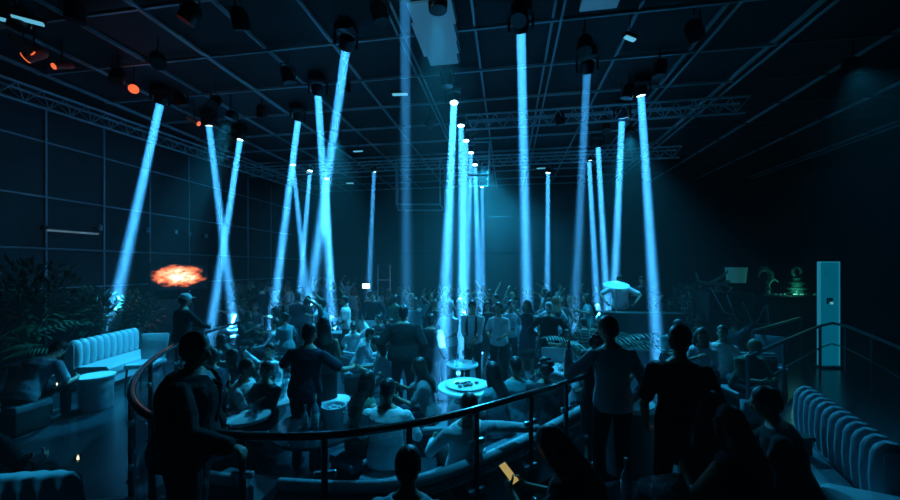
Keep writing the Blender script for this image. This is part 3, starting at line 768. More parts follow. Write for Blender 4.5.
scatter(p8, .452, .5, 8, ['wine', 'bottle', 'tumbler'], 'the pale-edged table by the right beam')
# oval tray
t = thing('serving_tray', 'oval white-rimmed tray with dark food on the round white table', 'tray', (p4.x, p4.y, .452))
mk('dish', MB().lathe([(0, .004), (.24, .004), (.30, .03), (.31, .035), (.30, .04), (.24, .012), (0, .012)], n=32), m_lit_top, t)
mb = MB()
for k in range(14): mb.ell((r_.uniform(-.15, .15), r_.uniform(-.12, .12), .028), (.035, 0, 0), (0, .03, 0), (0, 0, .018), 8, 6)
mk('food', mb, mat('dark_food', (.05, .06, .04), .5), t)
# napkins
def napkin(lab, p, z, s, m=None):
    mb = MB(); rr = random.Random(int(p.x * 100)); n = 12; vs = []; fs = []
    for i in range(n + 1):
        for j in range(n + 1):
            x, y = (i / n - .5) * s, (j / n - .5) * s
            vs.append((x * (1 - .2 * math.sin(j)), y * (1 + .2 * math.cos(i)), .03 + .02 * math.sin(i * 1.3 + j) + .02 * rr.random()))
    for i in range(n):
        for j in range(n): fs.append((i * (n + 1) + j, (i + 1) * (n + 1) + j, (i + 1) * (n + 1) + j + 1, i * (n + 1) + j + 1))
    mb.add(vs, fs); o = mk('napkin', mb, m or WHT, loc=(p.x, p.y, z)); sd = o.modifiers.new('s', 'SOLIDIFY'); sd.thickness = .004
    tag(o, lab, 'napkin'); return o
napkin('crumpled white napkin on the table behind the curved rail at right', on(p6, 0) + V((-.15, -.1, 0)), .452, .3)
napkin('second crumpled napkin on that table, nearer the sofa', on(p6, 0) + V((.2, .1, 0)), .452, .26)

# ------------------------------------------------------------------ chairs
def chair(lab, p, z0, rz, m, group=None, s=1):
    t = thing('dining_chair', lab, 'chair', (p.x, p.y, z0), rz, group)
    mk('seat', MB().box((0, 0, .44), (.46, .46, .09), bev=.03), m, t)
    mb = MB(); rings = [((0, -.21, .46), (.20, 0, 0), (0, .03, 0)), ((0, -.24, .7), (.23, 0, 0), (0, .035, 0)), ((0, -.28, .92), (.245, 0, 0), (0, .03, 0)), ((0, -.285, .95), (.22, 0, 0), (0, .015, 0))]
    mb.loft(rings, 20); mk('backrest', mb, m, t)
    for x in (-.19, .19):
        for y in (-.19, .19): mk('leg', MB().tube([(x, y, .40), (x * 1.1, y * 1.1, 0)], [.018, .011], 8), m_black, t)
    return t
p = at(146, 336, z=.95); chair('white-backed chair between the ribbed sofa and the railing', p, 0, R(200), m_white_leather)
p = at(262, 316, z=.95 + LF_); chair('white-backed chair beyond the bright-rimmed curved sofa', p, LF_, R(170), m_white_leather)
p = at(322, 314, z=.95 + LF_); chair('white-backed chair behind the long-haired woman', p, LF_, R(160), m_white_leather)
p = at(368, 322, z=.95 + LF_); chair('white-backed chair beside the seated man in the pale jacket', p, LF_, R(200), m_white_leather)
p = at(532, 316, z=.95 + LF_); chair('white-backed chair beside the standing dark man on the dance floor', p, LF_, R(170), m_white_leather)
p = at(556, 351, z=.95 + LF_); chair('bright-backed chair just behind the curved rail at right', p, LF_, R(180), m_white_leather)
p = at(770, 338, z=.95); chair('blue-backed armless chair behind the right stair rail', p, 0, R(150), m_mid_leather)
# pale barrel seat between the two standing men
p = at(640, 425, z=.80)
t = thing('barrel_chair', 'pale barrel-backed tub chair between the two standing men', 'chair', (p.x + .08, p.y + .6, 0), 0)
vs = []; n = 24
def shell(r, zb, zt, th):
    mb = MB(); V_ = []; fs = []
    for i in range(n + 1):
        w = R(170 + 200 * i / n)
        for (rr, z) in ((r, zb), (r, zt - .03), (r - th / 2, zt), (r - th, zt - .03), (r - th, zb)): V_.append((rr * math.cos(w), rr * math.sin(w), z))
    for i in range(n):
        for j in range(5): fs.append((i * 5 + j, i * 5 + (j + 1) % 5, (i + 1) * 5 + (j + 1) % 5, (i + 1) * 5 + j))
    fs += [(0, 1, 2, 3, 4), tuple(n * 5 + j for j in range(5))[::-1]]
    return mb.add(V_, fs)
mk('backrest', shell(.30, .12, .80, .09), mat('pale_velvet', (.35, .45, .48), .6), t); mk('seat', MB().lathe([(0, .12), (.2, .12), (.205, .40), (.18, .44), (0, .45)]), m_mid_leather, t); mk('base', MB().lathe([(.2, 0), (.24, .02), (.24, .12), (0, .12)]), m_plinth, t)
# cloth covered chair at bottom left
p = at(42, 477, z=.95) + V((-.15, .30, 0))
t = chair('chair with a pale cloth draped over its back at the bottom left corner', p, 0, R(15), m_dark_leather)
mb = MB(); rings = []
for (z, a, b) in ((.50, .27, .07), (.7, .265, .06), (.88, .255, .05), (.97, .22, .035)): rings.append(((0, -.22 - .09 * (z - .5) / .45, z), (a, 0, 0), (0, b, 0)))
mb.loft(rings, 30); me = remesh(mb, .012, 3)
for v in me.vertices: v.co.y += .012 * math.sin(v.co.x * 60) * (1 - v.co.z * .5); v.co.x += .006 * math.sin(v.co.z * 22)
o = mk('draped_cloth', me, mat('pale_blue_linen', (.35, .45, .5), .85)); o.location = (p.x, p.y, 0); o.rotation_euler.z = R(15); tag(o, 'pale pleated cloth over the chair back at bottom left', 'cloth')

# ------------------------------------------------------------------ plants
m_leaf = mat('dark_green_leaf', (.03, .09, .05), .4, var=.3); m_leaf2 = mat('blue_green_leaf', (.06, .16, .13), .35, var=.3)
m_pot = mat('dark_pot', (.03, .035, .04), .4); m_soil = mat('potting_soil', (.03, .02, .015), .9)
def leaf(mb, p, d, L, w, up, droop=.3, nseg=4):
    d = d.normalized(); s = d.cross(up).normalized(); vs = []; q = V(p); dd = V(d)
    for i in range(nseg + 1):
        f = i / nseg; ww = w * math.sin(PI * (.08 + .9 * f)) ; vs += [q - s * ww, q + up * .0 - V((0, 0, ww * .3)), q + s * ww]
        dd = (dd - V((0, 0, droop / nseg))).normalized(); q = q + dd * (L / nseg)
    fs = []
    for i in range(nseg): fs += [(3 * i, 3 * i + 1, 3 * i + 4, 3 * i + 3), (3 * i + 1, 3 * i + 2, 3 * i + 5, 3 * i + 4)]
    mb.add(vs, fs)
def pot_plant(lab, p, z0, h, r, n, kind, seed, m=None, pot=.22):
    rr = random.Random(seed); t = thing('potted_plant', lab, 'plant', (p.x, p.y, z0))
    mk('pot', MB().lathe([(0, 0), (pot * .7, 0), (pot, .38), (pot, .42), (pot * .9, .42), (pot * .85, .36), (0, .36)]), m_pot, t)
    mk('soil', MB().lathe([(0, .362), (pot * .84, .364), (0, .39)]), m_soil, t)
    mb = MB(); st = MB()
    if kind == 'palm':
        for k in range(n):
            a = rr.uniform(0, 2 * PI); el = rr.uniform(.5, 1.35); L = h * rr.uniform(.65, 1.0); q = V((0, 0, .38)); dd = V((math.cos(a) * math.cos(el), math.sin(a) * math.cos(el), math.sin(el))); pts = [V(q)]
            for i in range(10):
                q = q + dd * L / 10; dd = (dd + V((math.cos(a), math.sin(a), 0)) * .10 - V((0, 0, .09))).normalized(); pts.append(V(q))
                if i > 2:
                    s = dd.cross(V((0, 0, 1))).normalized()
                    for sg in (-1, 1):
                        for off in (0, .5): leaf(mb, q - dd * L / 10 * off, (s * sg + dd * .7 - V((0, 0, .15))), .26 * (1 - .05 * i) * h / 1.6, .012 * h / 1.4, V((0, 0, 1)), .5, 3)
            st.tube(pts, [.012 * (1 - .07 * i) for i in range(len(pts))], 5)
    else:
        for k in range(6):
            a = rr.uniform(0, 2 * PI); st.tube([(0, 0, .36), (math.cos(a) * r * .2, math.sin(a) * r * .2, h * .5), (math.cos(a) * r * .5, math.sin(a) * r * .5, h * .85)], [.02, .014, .006], 6)
        for k in range(n):
            a = rr.uniform(0, 2 * PI); b = rr.uniform(-1, 1); q = rr.random() ** .4
            p_ = V((r * q * math.sqrt(1 - b * b) * math.cos(a), r * q * math.sqrt(1 - b * b) * math.sin(a), h * .68 + h * .32 * q * b))
            leaf(mb, p_, V((p_.x, p_.y, (p_.z - h * .55))).normalized() + V((rr.uniform(-.6, .6), rr.uniform(-.6, .6), rr.uniform(-.3, .6))), rr.uniform(.10, .18), .028, V((rr.uniform(-.3, .3), rr.uniform(-.3, .3), 1)).normalized(), .5, 3)
    mk('stem', st, m_leaf, t); mk('foliage', mb, m or m_leaf, t); return t
pot_plant('big dark bushy plant behind the seated man at far left', at(30, 300, d=6.8), 0, 2.35, .85, 700, 'bush', 1, pot=.32)
pot_plant('tall dark palm left of the ribbed sofa at the wall', at(-12, 300, d=6.2), 0, 1.7, .5, 16, 'palm', 2)
pot_plant('dark bushy plant behind the ribbed sofa beside the leftmost beam', at(92, 300, d=7.9), 0, 1.8, .5, 380, 'bush', 3)
pot_plant('dark plant against the wall below the fire screen', at(140, 300, d=8.6), 0, 1.7, .45, 300, 'bush', 4)
pot_plant('pale-tipped palm behind the embracing pair at the rail', at(588, 300, d=7.4), LF_, 1.75, .6, 22, 'palm', 5, m_leaf2)
pot_plant('dark leafy plant right of the wide right beam', at(690, 300, d=10), 0, 1.75, .6, 340, 'bush', 6, m_leaf2)
pot_plant('leafy plant at the end of the raised left platform', at(243, 300, d=10.6), LF_, 2.0, .35, 220, 'bush', 8, m_leaf2)

# ------------------------------------------------------------------ fire screen on the left
p = at(181, 277, d=None, z=2.0) if False else at(180, 277, d=10.2)
t = thing('wall_screen', 'wall screen showing orange flames behind the server with pale hair', 'screen', (p.x, p.y, p.z), R(62))
mk('frame', MB().box((0, 0, 0), (1.40, .08, .76), bev=.02), m_black, t)
m = bpy.data.materials.new('flame_picture'); m.use_nodes = True; nt = m.node_tree; b = nt.nodes['Principled BSDF']; b.inputs['Base Color'].default_value = (.01, .01, .01, 1)
tc = nt.nodes.new('ShaderNodeTexCoord'); mp = nt.nodes.new('ShaderNodeMapping'); mp.inputs['Scale'].default_value = (3.2, 1, 5.5); mp.inputs['Rotation'].default_value = (0, R(-18), 0)
n1 = nt.nodes.new('ShaderNodeTexNoise'); n1.inputs['Scale'].default_value = 1.6; n1.inputs['Detail'].default_value = 5; n1.inputs['Distortion'].default_value = .6
gr = nt.nodes.new('ShaderNodeTexGradient'); gr.gradient_type = 'SPHERICAL'; mp2 = nt.nodes.new('ShaderNodeMapping'); mp2.inputs['Scale'].default_value = (1.12, 1, 2.2); mp2.inputs['Location'].default_value = (0.05, 0, -.05); mp2.inputs['Rotation'].default_value = (0, R(-10), 0)
mu = nt.nodes.new('ShaderNodeMath'); mu.operation = 'MULTIPLY'; cr = nt.nodes.new('ShaderNodeValToRGB')
cr.color_ramp.elements[0].position = .14; cr.color_ramp.elements[0].color = (.0, .0, .0, 1); cr.color_ramp.elements[1].position = .5; cr.color_ramp.elements[1].color = (1, .75, .6, 1)
e_ = cr.color_ramp.elements.new(.22); e_.color = (.5, .09, .03, 1); e_ = cr.color_ramp.elements.new(.32); e_.color = (1, .33, .15, 1)
nt.links.new(tc.outputs['Object'], mp.inputs[0]); nt.links.new(mp.outputs[0], n1.inputs['Vector']); nt.links.new(tc.outputs['Object'], mp2.inputs[0]); nt.links.new(mp2.outputs[0], gr.inputs[0])
nt.links.new(n1.outputs['Fac'], mu.inputs[0]); nt.links.new(gr.outputs['Fac'], mu.inputs[1]); nt.links.new(mu.outputs[0], cr.inputs[0]); nt.links.new(cr.outputs[0], b.inputs['Emission Color']); b.inputs['Emission Strength'].default_value = 1.25
mk('display', MB().box((0, -.045, 0), (1.36, .012, .72)), m, t)
mk('mount_pole', MB().tube([(0, .06, -.3), (0, .06, -p.z + .02)], .03, 8), m_black, t)
# ledge under it
p = at(160, 299, d=9.9)
t = thing('console_shelf', 'low dark shelf below the fire screen', 'shelf', (p.x, p.y, 0), R(60))
mk('body', MB().box((0, 0, .65), (1.5, .3, 1.3), bev=.01), m_plinth, t); mk('top', MB().box((0, 0, 1.32), (1.56, .36, .04), bev=.01), mat('wood_shelf', (.1, .06, .04), .5), t)

# exit sign style small green light
p = at(86, 268, d=9.9); t = thing('wall_sign', 'tiny green lit sign high on the left wall beyond the plants', 'sign', p, R(60)); t['label'] = 'tiny green lit sign at the left wall above the plants'
mk('housing', MB().box((0, .02, 0), (.30, .04, .09), bev=.01), m_black, t); mk('lit_face', MB().box((0, -.008, 0), (.24, .015, .045)), mat('green_glow', (.1, .3, .1), .4, emit=(.25, 1, .35), es=.9), t)

# balcony rail lights along left wall
rl = thing('wall_rail', 'long thin pale rail along the left wall above the plants', 'rail', (-9.85, 8, 0))
mk('bar', MB().tube([(0, -4, 2.62), (0, 8.4, 2.62)], .022, 8), m_bar, rl)
for y in (-3, -1, 1, 3, 5, 7): mk('bracket', MB().box((-.07, y, 2.62), (.14, .03, .05)), m_black, rl)
for i, (px, lab) in enumerate(((100, 'nearest'), (148, 'second'), (176, 'third'), (189, 'fourth'), (206, 'fifth'))):
    x = -9.80; dpp = None
    # point of the wall at this column
    k = (px - 450) / F; y = x * (math.cos(TH) + k * math.sin(TH)) / (k * math.cos(TH) - math.sin(TH))
    t = thing('wall_spotlight', 'small wall spotlight above the left rail, %s from the camera' % lab, 'lamp', (x, y, 2.2 + (40 - i * 2) / F * (-x * math.sin(TH) + y * math.cos(TH))))
    mk('arm', MB().tube([(-.18, 0, 0), (0, 0, 0)], .012, 6), m_black, t); mk('head', MB().lathe([(0, -.07), (.05, -.06), (.055, .05), (.03, .08), (0, .08)]), m_chrome, t)
p = at(71, 232, d=10.0); t = thing('led_bar_light', 'tilted pale LED bar fixed to the left wall', 'lamp', (-9.6, 6.6, 3.02), R(84))
mk('housing', MB().box((0, .03, .03), (1.0, .12, .08), bev=.01), m_black, t); mk('diffuser', MB().box((0, -.03, -.02), (.9, .05, .04)), mat('dim_diffuser', (.5, .6, .65), .5, emit=(.3, .45, .5), es=.12), t)
mk('arm', MB().tube([(0, .08, .03), (0, .36, .03)], .02, 6), m_black, t)

# far screen, frame and projector
p = at(366, 286, d=13); t = thing('small_screen', 'small glowing white screen on a stand at the far side of the floor', 'screen', (p.x, p.y, LF_), TH)
mk('display', MB().box((0, 0, p.z - LF_), (.26, .03, .16), R(0), .01), mat('white_glow', (.8, .9, 1), .4, emit=(.7, .95, 1), es=3), t); mk('stand', MB().tube([(0, .02, 0), (0, .02, p.z - LF_)], .02, 8), m_black, t); mk('foot', MB().lathe([(.2, 0), (.2, .015), (0, .02)]), m_black, t)
p = at(384, 288, d=13.5); t = thing('metal_frame', 'empty upright metal frame with a cross shelf, beyond the dark-suited man', 'frame', (p.x, p.y, LF_), TH)
z1 = 2.2 - (265 - 268) / F * 13.5 - LF_; w = .46
mk('frame', MB().tube([(-w / 2, 0, 0), (-w / 2, 0, z1), (w / 2, 0, z1), (w / 2, 0, 0)], .022, 6, closed=True), m_chrome, t); mk('shelf', MB().box((0, 0, 2.2 - LF_ - .45), (w, .2, .03)), m_chrome, t)
mk('shelf', MB().box((0, 0, 1.2), (w, .2, .03)), m_chrome, t)

# raised left platform rail at the back (thin)
a, b = at(246, 303, z=None, d=11.5), at(292, 299, d=12.5)
t = thing('platform_railing', 'thin pale railing of the far left platform', 'railing', (0, 0, 0))
mk('handrail', MB().tube([a, b], .02, 8), m_bar, t)
for k in range(5): q = a.lerp(b, k / 4); mk('post', MB().tube([q, (q.x, q.y, LF_)], .014, 6), m_bar, t)

# ------------------------------------------------------------------ right side: pillar with emblem, stair rails, ledge with figures
p = at(828.5, 300, d=8.0); w = 20 / F * 8
t = thing('light_pillar', 'tall blue pillar with a small dark square emblem behind the right railing', 'pillar', (p.x, p.y, 0), TH)
zt = 2.2 + 6 / F * 8
m_pil = mat('blue_backlit_acrylic', (.01, .15, .25), .4, emit=(.0, .10, .165), es=.5)
mk('panel', MB().box((0, 0, zt / 2), (w - .03, .05, zt - .02), bev=.008), m_pil, t)
for s_ in (-1, 1): mk('edge_trim', MB().box((s_ * (w / 2 - .01), 0, zt / 2), (.02, .07, zt)), mat('lit_edge', (.08, .35, .5), .3, emit=(.01, .14, .21), es=.6), t)
mk('top_trim', MB().box((0, 0, zt), (w, .07, .02)), mat('lit_edge', (0, 0, 0)), t)
mk('foot', MB().box((0, 0, .02), (w + .1, .3, .04)), m_plinth, t)
em = MB(); ze = 2.2 - (301 - 268) / F * 8
em.box((0, -.030, ze + .055), (.13, .01, .03)); em.box((-.05, -.030, ze - .005), (.035, .01, .12)); em.box((.045, -.030, ze + .03), (.035, .01, .06)); em.box((.0, -.030, ze + .01), (.03, .01, .05))
mk('emblem', em, mat('dark_navy_mark', (.01, .02, .06), .5), t)
mk('emblem_mark', MB().box((.04, -.031, ze - .045), (.06, .01, .05)), mat('pale_mark', (.4, .5, .55), .5, emit=(.08, .2, .25), es=1), t)

def rail_run(lab, pts, name='stair_railing', ends=None, r=.028, post=None, mid=None):
    t = thing(name, lab, 'railing', (pts[0].x, pts[0].y, 0)); o = V((pts[0].x, pts[0].y, 0)); Q = [p - o for p in pts]
    mk('handrail', MB().tube(Q, r, 10), mat('grey_handrail', (.10, .11, .13), .35, .5), t)
    for q, b in (post or []): mk('post', MB().tube([Q[q], (Q[q].x, Q[q].y, b)], .024, 8), mat('grey_handrail', (0, 0, 0)), t)
    if mid:
        for h in mid: mk('lower_bar', MB().tube([q - V((0, 0, h)) for q in Q], .014, 8), mat('grey_handrail', (0, 0, 0)), t)
    return t
R1 = [at(748, 357, z=1.0), at(784, 341, z=1.0), at(820, 326, z=1.0), at(832, 323, z=1.0), at(846, 326, z=1.0), at(872, 336, z=1.0), at(905, 350, z=1.0)]
rail_run('dark handrail running in a V past the blue pillar at right', R1, post=[(0, 0), (1, 0), (2, 0), (4, 0), (5, 0), (6, 0)], mid=[.45])
R2 = [at(753, 331, z=1.05), at(800, 318, z=1.05)]
rail_run('shorter grey railing behind the V-shaped handrail', R2, post=[(0, 0), (1, 0)])
# slanted rods
t = thing('rod_screen', 'row of slanted pale rods beyond the square dark sofa', 'screen', (0, 0, 0))
for (x0, y0, x1, y1) in ((712, 290, 724, 312), (724, 312, 735, 316), (727, 295, 735, 316), (743, 302, 752, 323), (766, 305, 757, 322), (767, 305, 769, 324), (689, 292, 691, 303)):
    mk('rod', MB().tube([at(x0, y0, d=8.6), at(x1, y1, d=8.6)], .016, 7), mat('pale_rod', (.4, .42, .48), .4), t)
q0, q1 = at(690, 303, d=8.65), at(772, 324, d=8.65)
mk('base_beam', MB().tube([V((q0.x, q0.y, .9)), V((q1.x, q1.y, .82))], .035, 8), m_plinth, t)
for q in (q0, q1): mk('post', MB().tube([(q.x, q.y, .88), (q.x, q.y, 0)], .03, 8), m_plinth, t)

# ledge with sculptures
a, b = at(756, 295, d=9.6), at(818, 295, d=9.6); c = (a + b) / 2; L = (b - a).length
t = thing('display_ledge', 'dark raised ledge carrying two green-lit figures', 'ledge', (c.x, c.y, 0), TH)
mk('body', MB().box((0, 0, c.z / 2 - .03), (L, .5, c.z - .06)), m_plinth, t); mk('top', MB().box((0, 0, c.z - .03), (L + .08, .58, .06), bev=.01), m_plinth, t)
mb = MB(); rr = random.Random(4)
for k in range(26): mb.ell((rr.uniform(-L / 2, L / 2), -.2 + rr.uniform(-.06, .06), c.z + .03), (rr.uniform(.02, .05), 0, 0), (0, .03, 0), (0, 0, .025), 8, 6)
o = mk('pebble_row', mb, mat('pale_pebble', (.5, .6, .6), .4)); o.parent = t
t2 = thing('green_uplight', 'tiny green uplight lying on the ledge between the two figures', 'lamp', (c.x - .05, c.y - .22, c.z + .001), TH)
mk('housing', MB().lathe([(.04, 0), (.045, .05), (.03, .06), (0, .06)]), m_black, t2)
la = bpy.data.lights.new('green_lamp', 'POINT'); la.energy = 1.8; la.color = (.15, 1, .7); la.shadow_soft_size = .03; lo = bpy.data.objects.new('green_lamp', la); COL.objects.link(lo); lo.parent = t2; lo.location = (0, -.12, .16)
m_jade = mat('green_glazed_ceramic', (.06, .22, .17), .3)
# seahorse-like curled figure on a stepped foot
p = at(768, 292, d=9.6)
t = thing('sculpture', 'curled green figure on the ledge, the one further left', 'sculpture', (p.x, p.y, c.z), TH)
mb = MB(); mb.limb([(0, 0, .30), (.08, 0, .42), (.06, 0, .58), (-.04, 0, .68), (-.16, 0, .68), (-.22, 0, .60)], [.05, .07, .075, .07, .055, .035]); mb.limb([(-.22, 0, .6), (-.26, 0, .46)], [.03, .02]); mb.limb([(.08, 0, .45), (.20, 0, .40), (.28, 0, .34)], [.05, .03, .015]); mb.ell((-.10, 0, .74), (.09, 0, 0), (0, .06, 0), (0, 0, .05))
mk('figure', remesh(mb, .012), m_jade, t); mk('pedestal', MB().lathe([(.14, 0), (.14, .03), (.05, .06), (.04, .14), (.09, .17), (.04, .20), (.04, .30), (.07, .33), (0, .34)]), m_jade, t)
p = at(797, 292, d=9.6)
t = thing('sculpture', 'stacked green pagoda-shaped figure on the ledge, nearer the pillar', 'sculpture', (p.x, p.y, c.z), TH)
mk('tiers', MB().lathe([(0, 0), (.24, 0), (.25, .04), (.15, .07), (.14, .13), (.22, .15), (.21, .19), (.12, .22), (.11, .28), (.18, .30), (.16, .34), (.08, .37), (.07, .43), (.12, .45), (.05, .50), (0, .52)], n=20), m_jade, t)
mb = MB(); pts = [(.11 * math.cos(w), 0, .62 + .12 * math.sin(w)) for w in [R(x) for x in range(-80, 250, 20)]]; mb.tube(pts, .035, 8); mk('ring', mb, m_jade, t)
# boat shaped sculpture
p = at(720, 282, d=9.4)
t = thing('sculpture', 'driftwood sculpture with a teal drum shade above the rods at right', 'sculpture', (p.x, p.y, 0), TH); z = p.z
mb = MB(); mb.limb([(-.62, 0, z + .22), (-.56, 0, z + .02), (-.35, 0, z - .04), (.05, 0, z - .06), (.30, 0, z + .04)], [.03, .035, .045, .06, .05], 8); mb.limb([(-.30, 0, z - .03), (0, 0, z + .10), (.22, 0, z + .30)], [.03, .045, .03], 8); mb.limb([(.0, 0, z - .05), (.35, .05, z - .16), (.2, 0, z - .25)], [.03, .03, .02], 8)
mb.limb([(-.1, 0, z - .08), (-.1, 0, z - .22), (.1, 0, z - .25)], [.03, .025, .02], 8)
mk('branch', remesh(mb, .014), mat('pale_driftwood', (.3, .34, .28), .6), t)
mk('drum_shade', MB().lathe([(.19, 0), (.2, .0), (.24, .40), (.23, .40), (.19, 0)], (.42, 0, z - .02)), mat('teal_shade', (.05, .3, .3), .6, emit=(.003, .025, .025), es=1), t)
mk('plinth', MB().box((.1, 0, (z - .25) / 2), (1.1, .5, z - .27), bev=.01), m_plinth, t)

# napkin fold and stand at right foreground, small bar things
p = at(762, 425, z=.62); 
t = thing('side_table', 'small dark square table at the foot of the right railing', 'table', (p.x, p.y, 0), .2)
mk('tabletop', MB().box((0, 0, .58), (.6, .5, .04), bev=.01), m_plinth, t)
for x in (-.26, .26):
    for y in (-.21, .21): mk('leg', MB().box((x, y, .28), (.04, .04, .56)), m_plinth, t)
mb = MB(); mb.add([(-.17, 0, 0), (.17, .02, 0), (-.17, .02, .26), (.17, .0, .22), (0, .07, 0), (0, .08, .24), (-.02, -.05, .23)], [(0, 4, 5, 2), (4, 1, 3, 5), (0, 2, 6), (6, 3, 1)])
o = mk('folded_napkin', mb, mat('blue_linen', (.25, .4, .45), .8), loc=(p.x - .02, p.y, .602)); o.modifiers.new('s', 'SOLIDIFY').thickness = .006; tag(o, 'upright folded blue napkin on the dark square table at right', 'napkin')
# ------------------------------------------------------------------ people, by place in the photograph
def put(root, px, py, top, z0, face, lab, group=None, sc=None, d=None):
    """top = height of the head above the person's own origin; face = heading in degrees (0 = away from the camera along the hall)"""
    if sc is None: sc = 1
    p = at(px, py, z=z0 + top * sc) if d is None else at(px, HY, d=d)
    root.location = (p.x, p.y, z0); root.rotation_euler = (0, 0, R(face)); root.scale = (sc, sc, sc)
    return tag(root, lab, 'person', group)
def recolor(root, **k):
    for o in [root] + list(root.children):
        key = 'skin' if o is root else o.name.split('.')[0]
        if key in k and k[key] is not None:
            s = o.material_slots[0]; s.link = 'OBJECT'; s.material = k[key]

# ---- foreground, each with a pose of its own
# suited man at left, leaning hand on the rail
P = build_person(dict(top='jacket', voxel=.009, build=1.32, lean=4, hl=(-.36, .12, .92), hr=(.42, .36, 1.06), el=(-1, -.6, -.2), er=(.7, -.8, -.5), hyaw=-22, nod=6, curlr=45, hdr=(.4, 1, -.2), pnr=(0, 0, -1), fl=(-.14, -.02, .075), fr=(.16, .06, .075)), {'shirt': LBL})
put(P, 186, 326, 1.785, 0, -62, 'large man in a dark suit, pale shirt and tie with one hand on the rail', sc=1.0)
# man in pale shirt seen from behind, at right of the rail
P = build_person(dict(voxel=.010, build=1.0, lean=4, hl=(-.34, .22, 1.38), hr=(.22, .08, .92), el=(-.5, -.3, -1), nod=14, hyaw=25, sleeve='long'), {'shirt': LBL, 'trousers': BLK})
put(P, 613, 312, 1.785, 0, 12, 'man in a pale blue shirt seen from behind, right of the rail end', sc=1.0)
P = build_person(dict(fem=True, voxel=.010, hair='curly', lean=6, hr=(.30, .26, 1.30), hl=(-.18, .28, 1.1), er=(.6, -.2, -1), nod=8, top='dress', sleeve='short', skirt=.9), {'dress': BLK})
put(P, 594, 330, 1.785, LF_ + .02, -60, 'dark-haired woman leaning close to the man in the pale blue shirt', sc=.97, d=None)
# man in black
P = build_person(dict(voxel=.010, build=.98, lean=3, sleeve='short', hl=(-.22, .12, .90), hr=(.22, .10, .90), nod=10, hyaw=-30), {'shirt': BLK, 'trousers': BLK})
put(P, 680, 320, 1.785, 0, -10, 'heavy man in a black short-sleeved shirt standing right of the tub chair')
# crouched person with a phone, in front of the rail
SITF = dict(hip=.50, fl=(-.13, .40, .075), fr=(.13, .42, .075))
P = build_person(dict(SITF, voxel=.009, fem=True, hair='long', lean=22, nod=30, build=1.2, hl=(-.10, .52, .74), hr=(.06, .52, .72), top='dress', sleeve='short', skirt=.8, curll=40, curlr=40), {'dress': BLK})
put(P, 598, 405, 1.30, 0, 55, 'long-haired person in black bent over a glowing phone before the rail', sc=1.0, d=2.05)
ph = P
sitter = P
# dark head at the bottom centre with a pale top
P = build_person(dict(SITF, voxel=.010, lean=6, build=1.0, hl=(-.14, .36, .60), hr=(.14, .38, .62)), {'shirt': LBL})
put(P, 406, 447, 1.33, 0, 5, 'dark-haired person in a pale top at the bottom centre, seen from behind', sc=.92, d=2.0)
FGC = [(P, )]
# seated man at far left in a pale shirt, back to us
P = build_person(dict(SITF, voxel=.011, lean=30, bend=12, nod=50, build=1.25, hl=(-.15, .50, .58), hr=(.22, .48, .56), sleeve='short'), {'shirt': LBL, 'trousers': BLK})
put(P, 22, 343, 1.27, 0, 6, 'man in a pale shirt seated with his head bowed, in front of the ribbed sofa', d=4.9)
LFTM = P
# dark figure at bottom left edge
P = build_person(dict(SITF, voxel=.011, lean=6, hl=(-.14, .36, .60), hr=(.14, .38, .62)), {'shirt': BLK})
put(P, -30, 436, 1.33, 0, 10, 'dark figure at the bottom left corner beside the cloth-covered chair', d=2.7, sc=.95)
# two dark seated figures at bottom right
P = build_person(dict(SITF, voxel=.010, fem=True, hair='long', lean=10, hl=(-.12, .36, .60), hr=(.14, .34, .72), top='dress', sleeve='long'), {'dress': BLK})
put(P, 708, 388, 1.36, 0, -30, 'woman with long dark hair seated in front of the man in black', d=2.65)
P = build_person(dict(SITF, voxel=.010, lean=14, nod=12, build=1.05, hl=(-.12, .40, .66), hr=(.16, .42, .80), sleeve='long'), {'shirt': BLK})
put(P, 797, 424, 1.33, 0, 60, 'dark seated figure in profile between the folded napkin and the tufted sofa', d=2.75)
P = build_person(dict(SITF, voxel=.011, fem=True, hair='blond' and 'long', lean=12, nod=10, hl=(-.12, .40, .70), hr=(.16, .42, .80), sleeve='none', top='dress'), {'dress': DRK, 'hair': HAIR('brown')})
put(P, 752, 446, 1.33, 0, 20, 'dim brown-haired figure low in the bottom right, left of the seated profile', d=2.3)

# ---- booth and dance floor, own poses
P = build_person(dict(voxel=.011, build=1.18, lean=6, hl=(-.34, .30, 1.02), hr=(.42, .34, 1.16), el=(-1, -.3, -.2), er=(1, -.3, -.6), nod=6, sleeve='short'), {'shirt': NVY, 'trousers': BLK})
put(P, 305, 320, 1.785, LF_, -6, 'broad-shouldered man with bare neck, back turned, behind the bottles', sc=1.02)
P = build_person(dict(fem=True, voxel=.011, lean=3, hair='long', hl=(-.26, .12, .92), hr=(.2, .25, 1.0), top='dress', sleeve='none'), {'dress': BLK})
put(P, 324, 317, 1.785, LF_, 40, 'woman with long black hair standing close beside the broad-shouldered man', sc=1.0, d=5.2)
P = build_person(dict(SITF, voxel=.010, build=1.12, lean=5, hl=(-.22, .36, .60), hr=(.24, .36, .60), nod=8), {'shirt': WHT})
WSM = put(P, 386, 376, 1.35, LF_, 4, 'man in a bright white shirt seated with his back turned in the booth', d=3.75)
P = build_person(dict(SITF, fem=True, voxel=.011, hair='long', lean=12, hl=(-.12, .38, .62), hr=(.14, .34, .7), top='dress', sleeve='none'), {'dress': GRN})
put(P, 358, 376, 1.35, LF_, -30, 'woman with long dark hair seated left of the man in the bright white shirt', d=4.05)
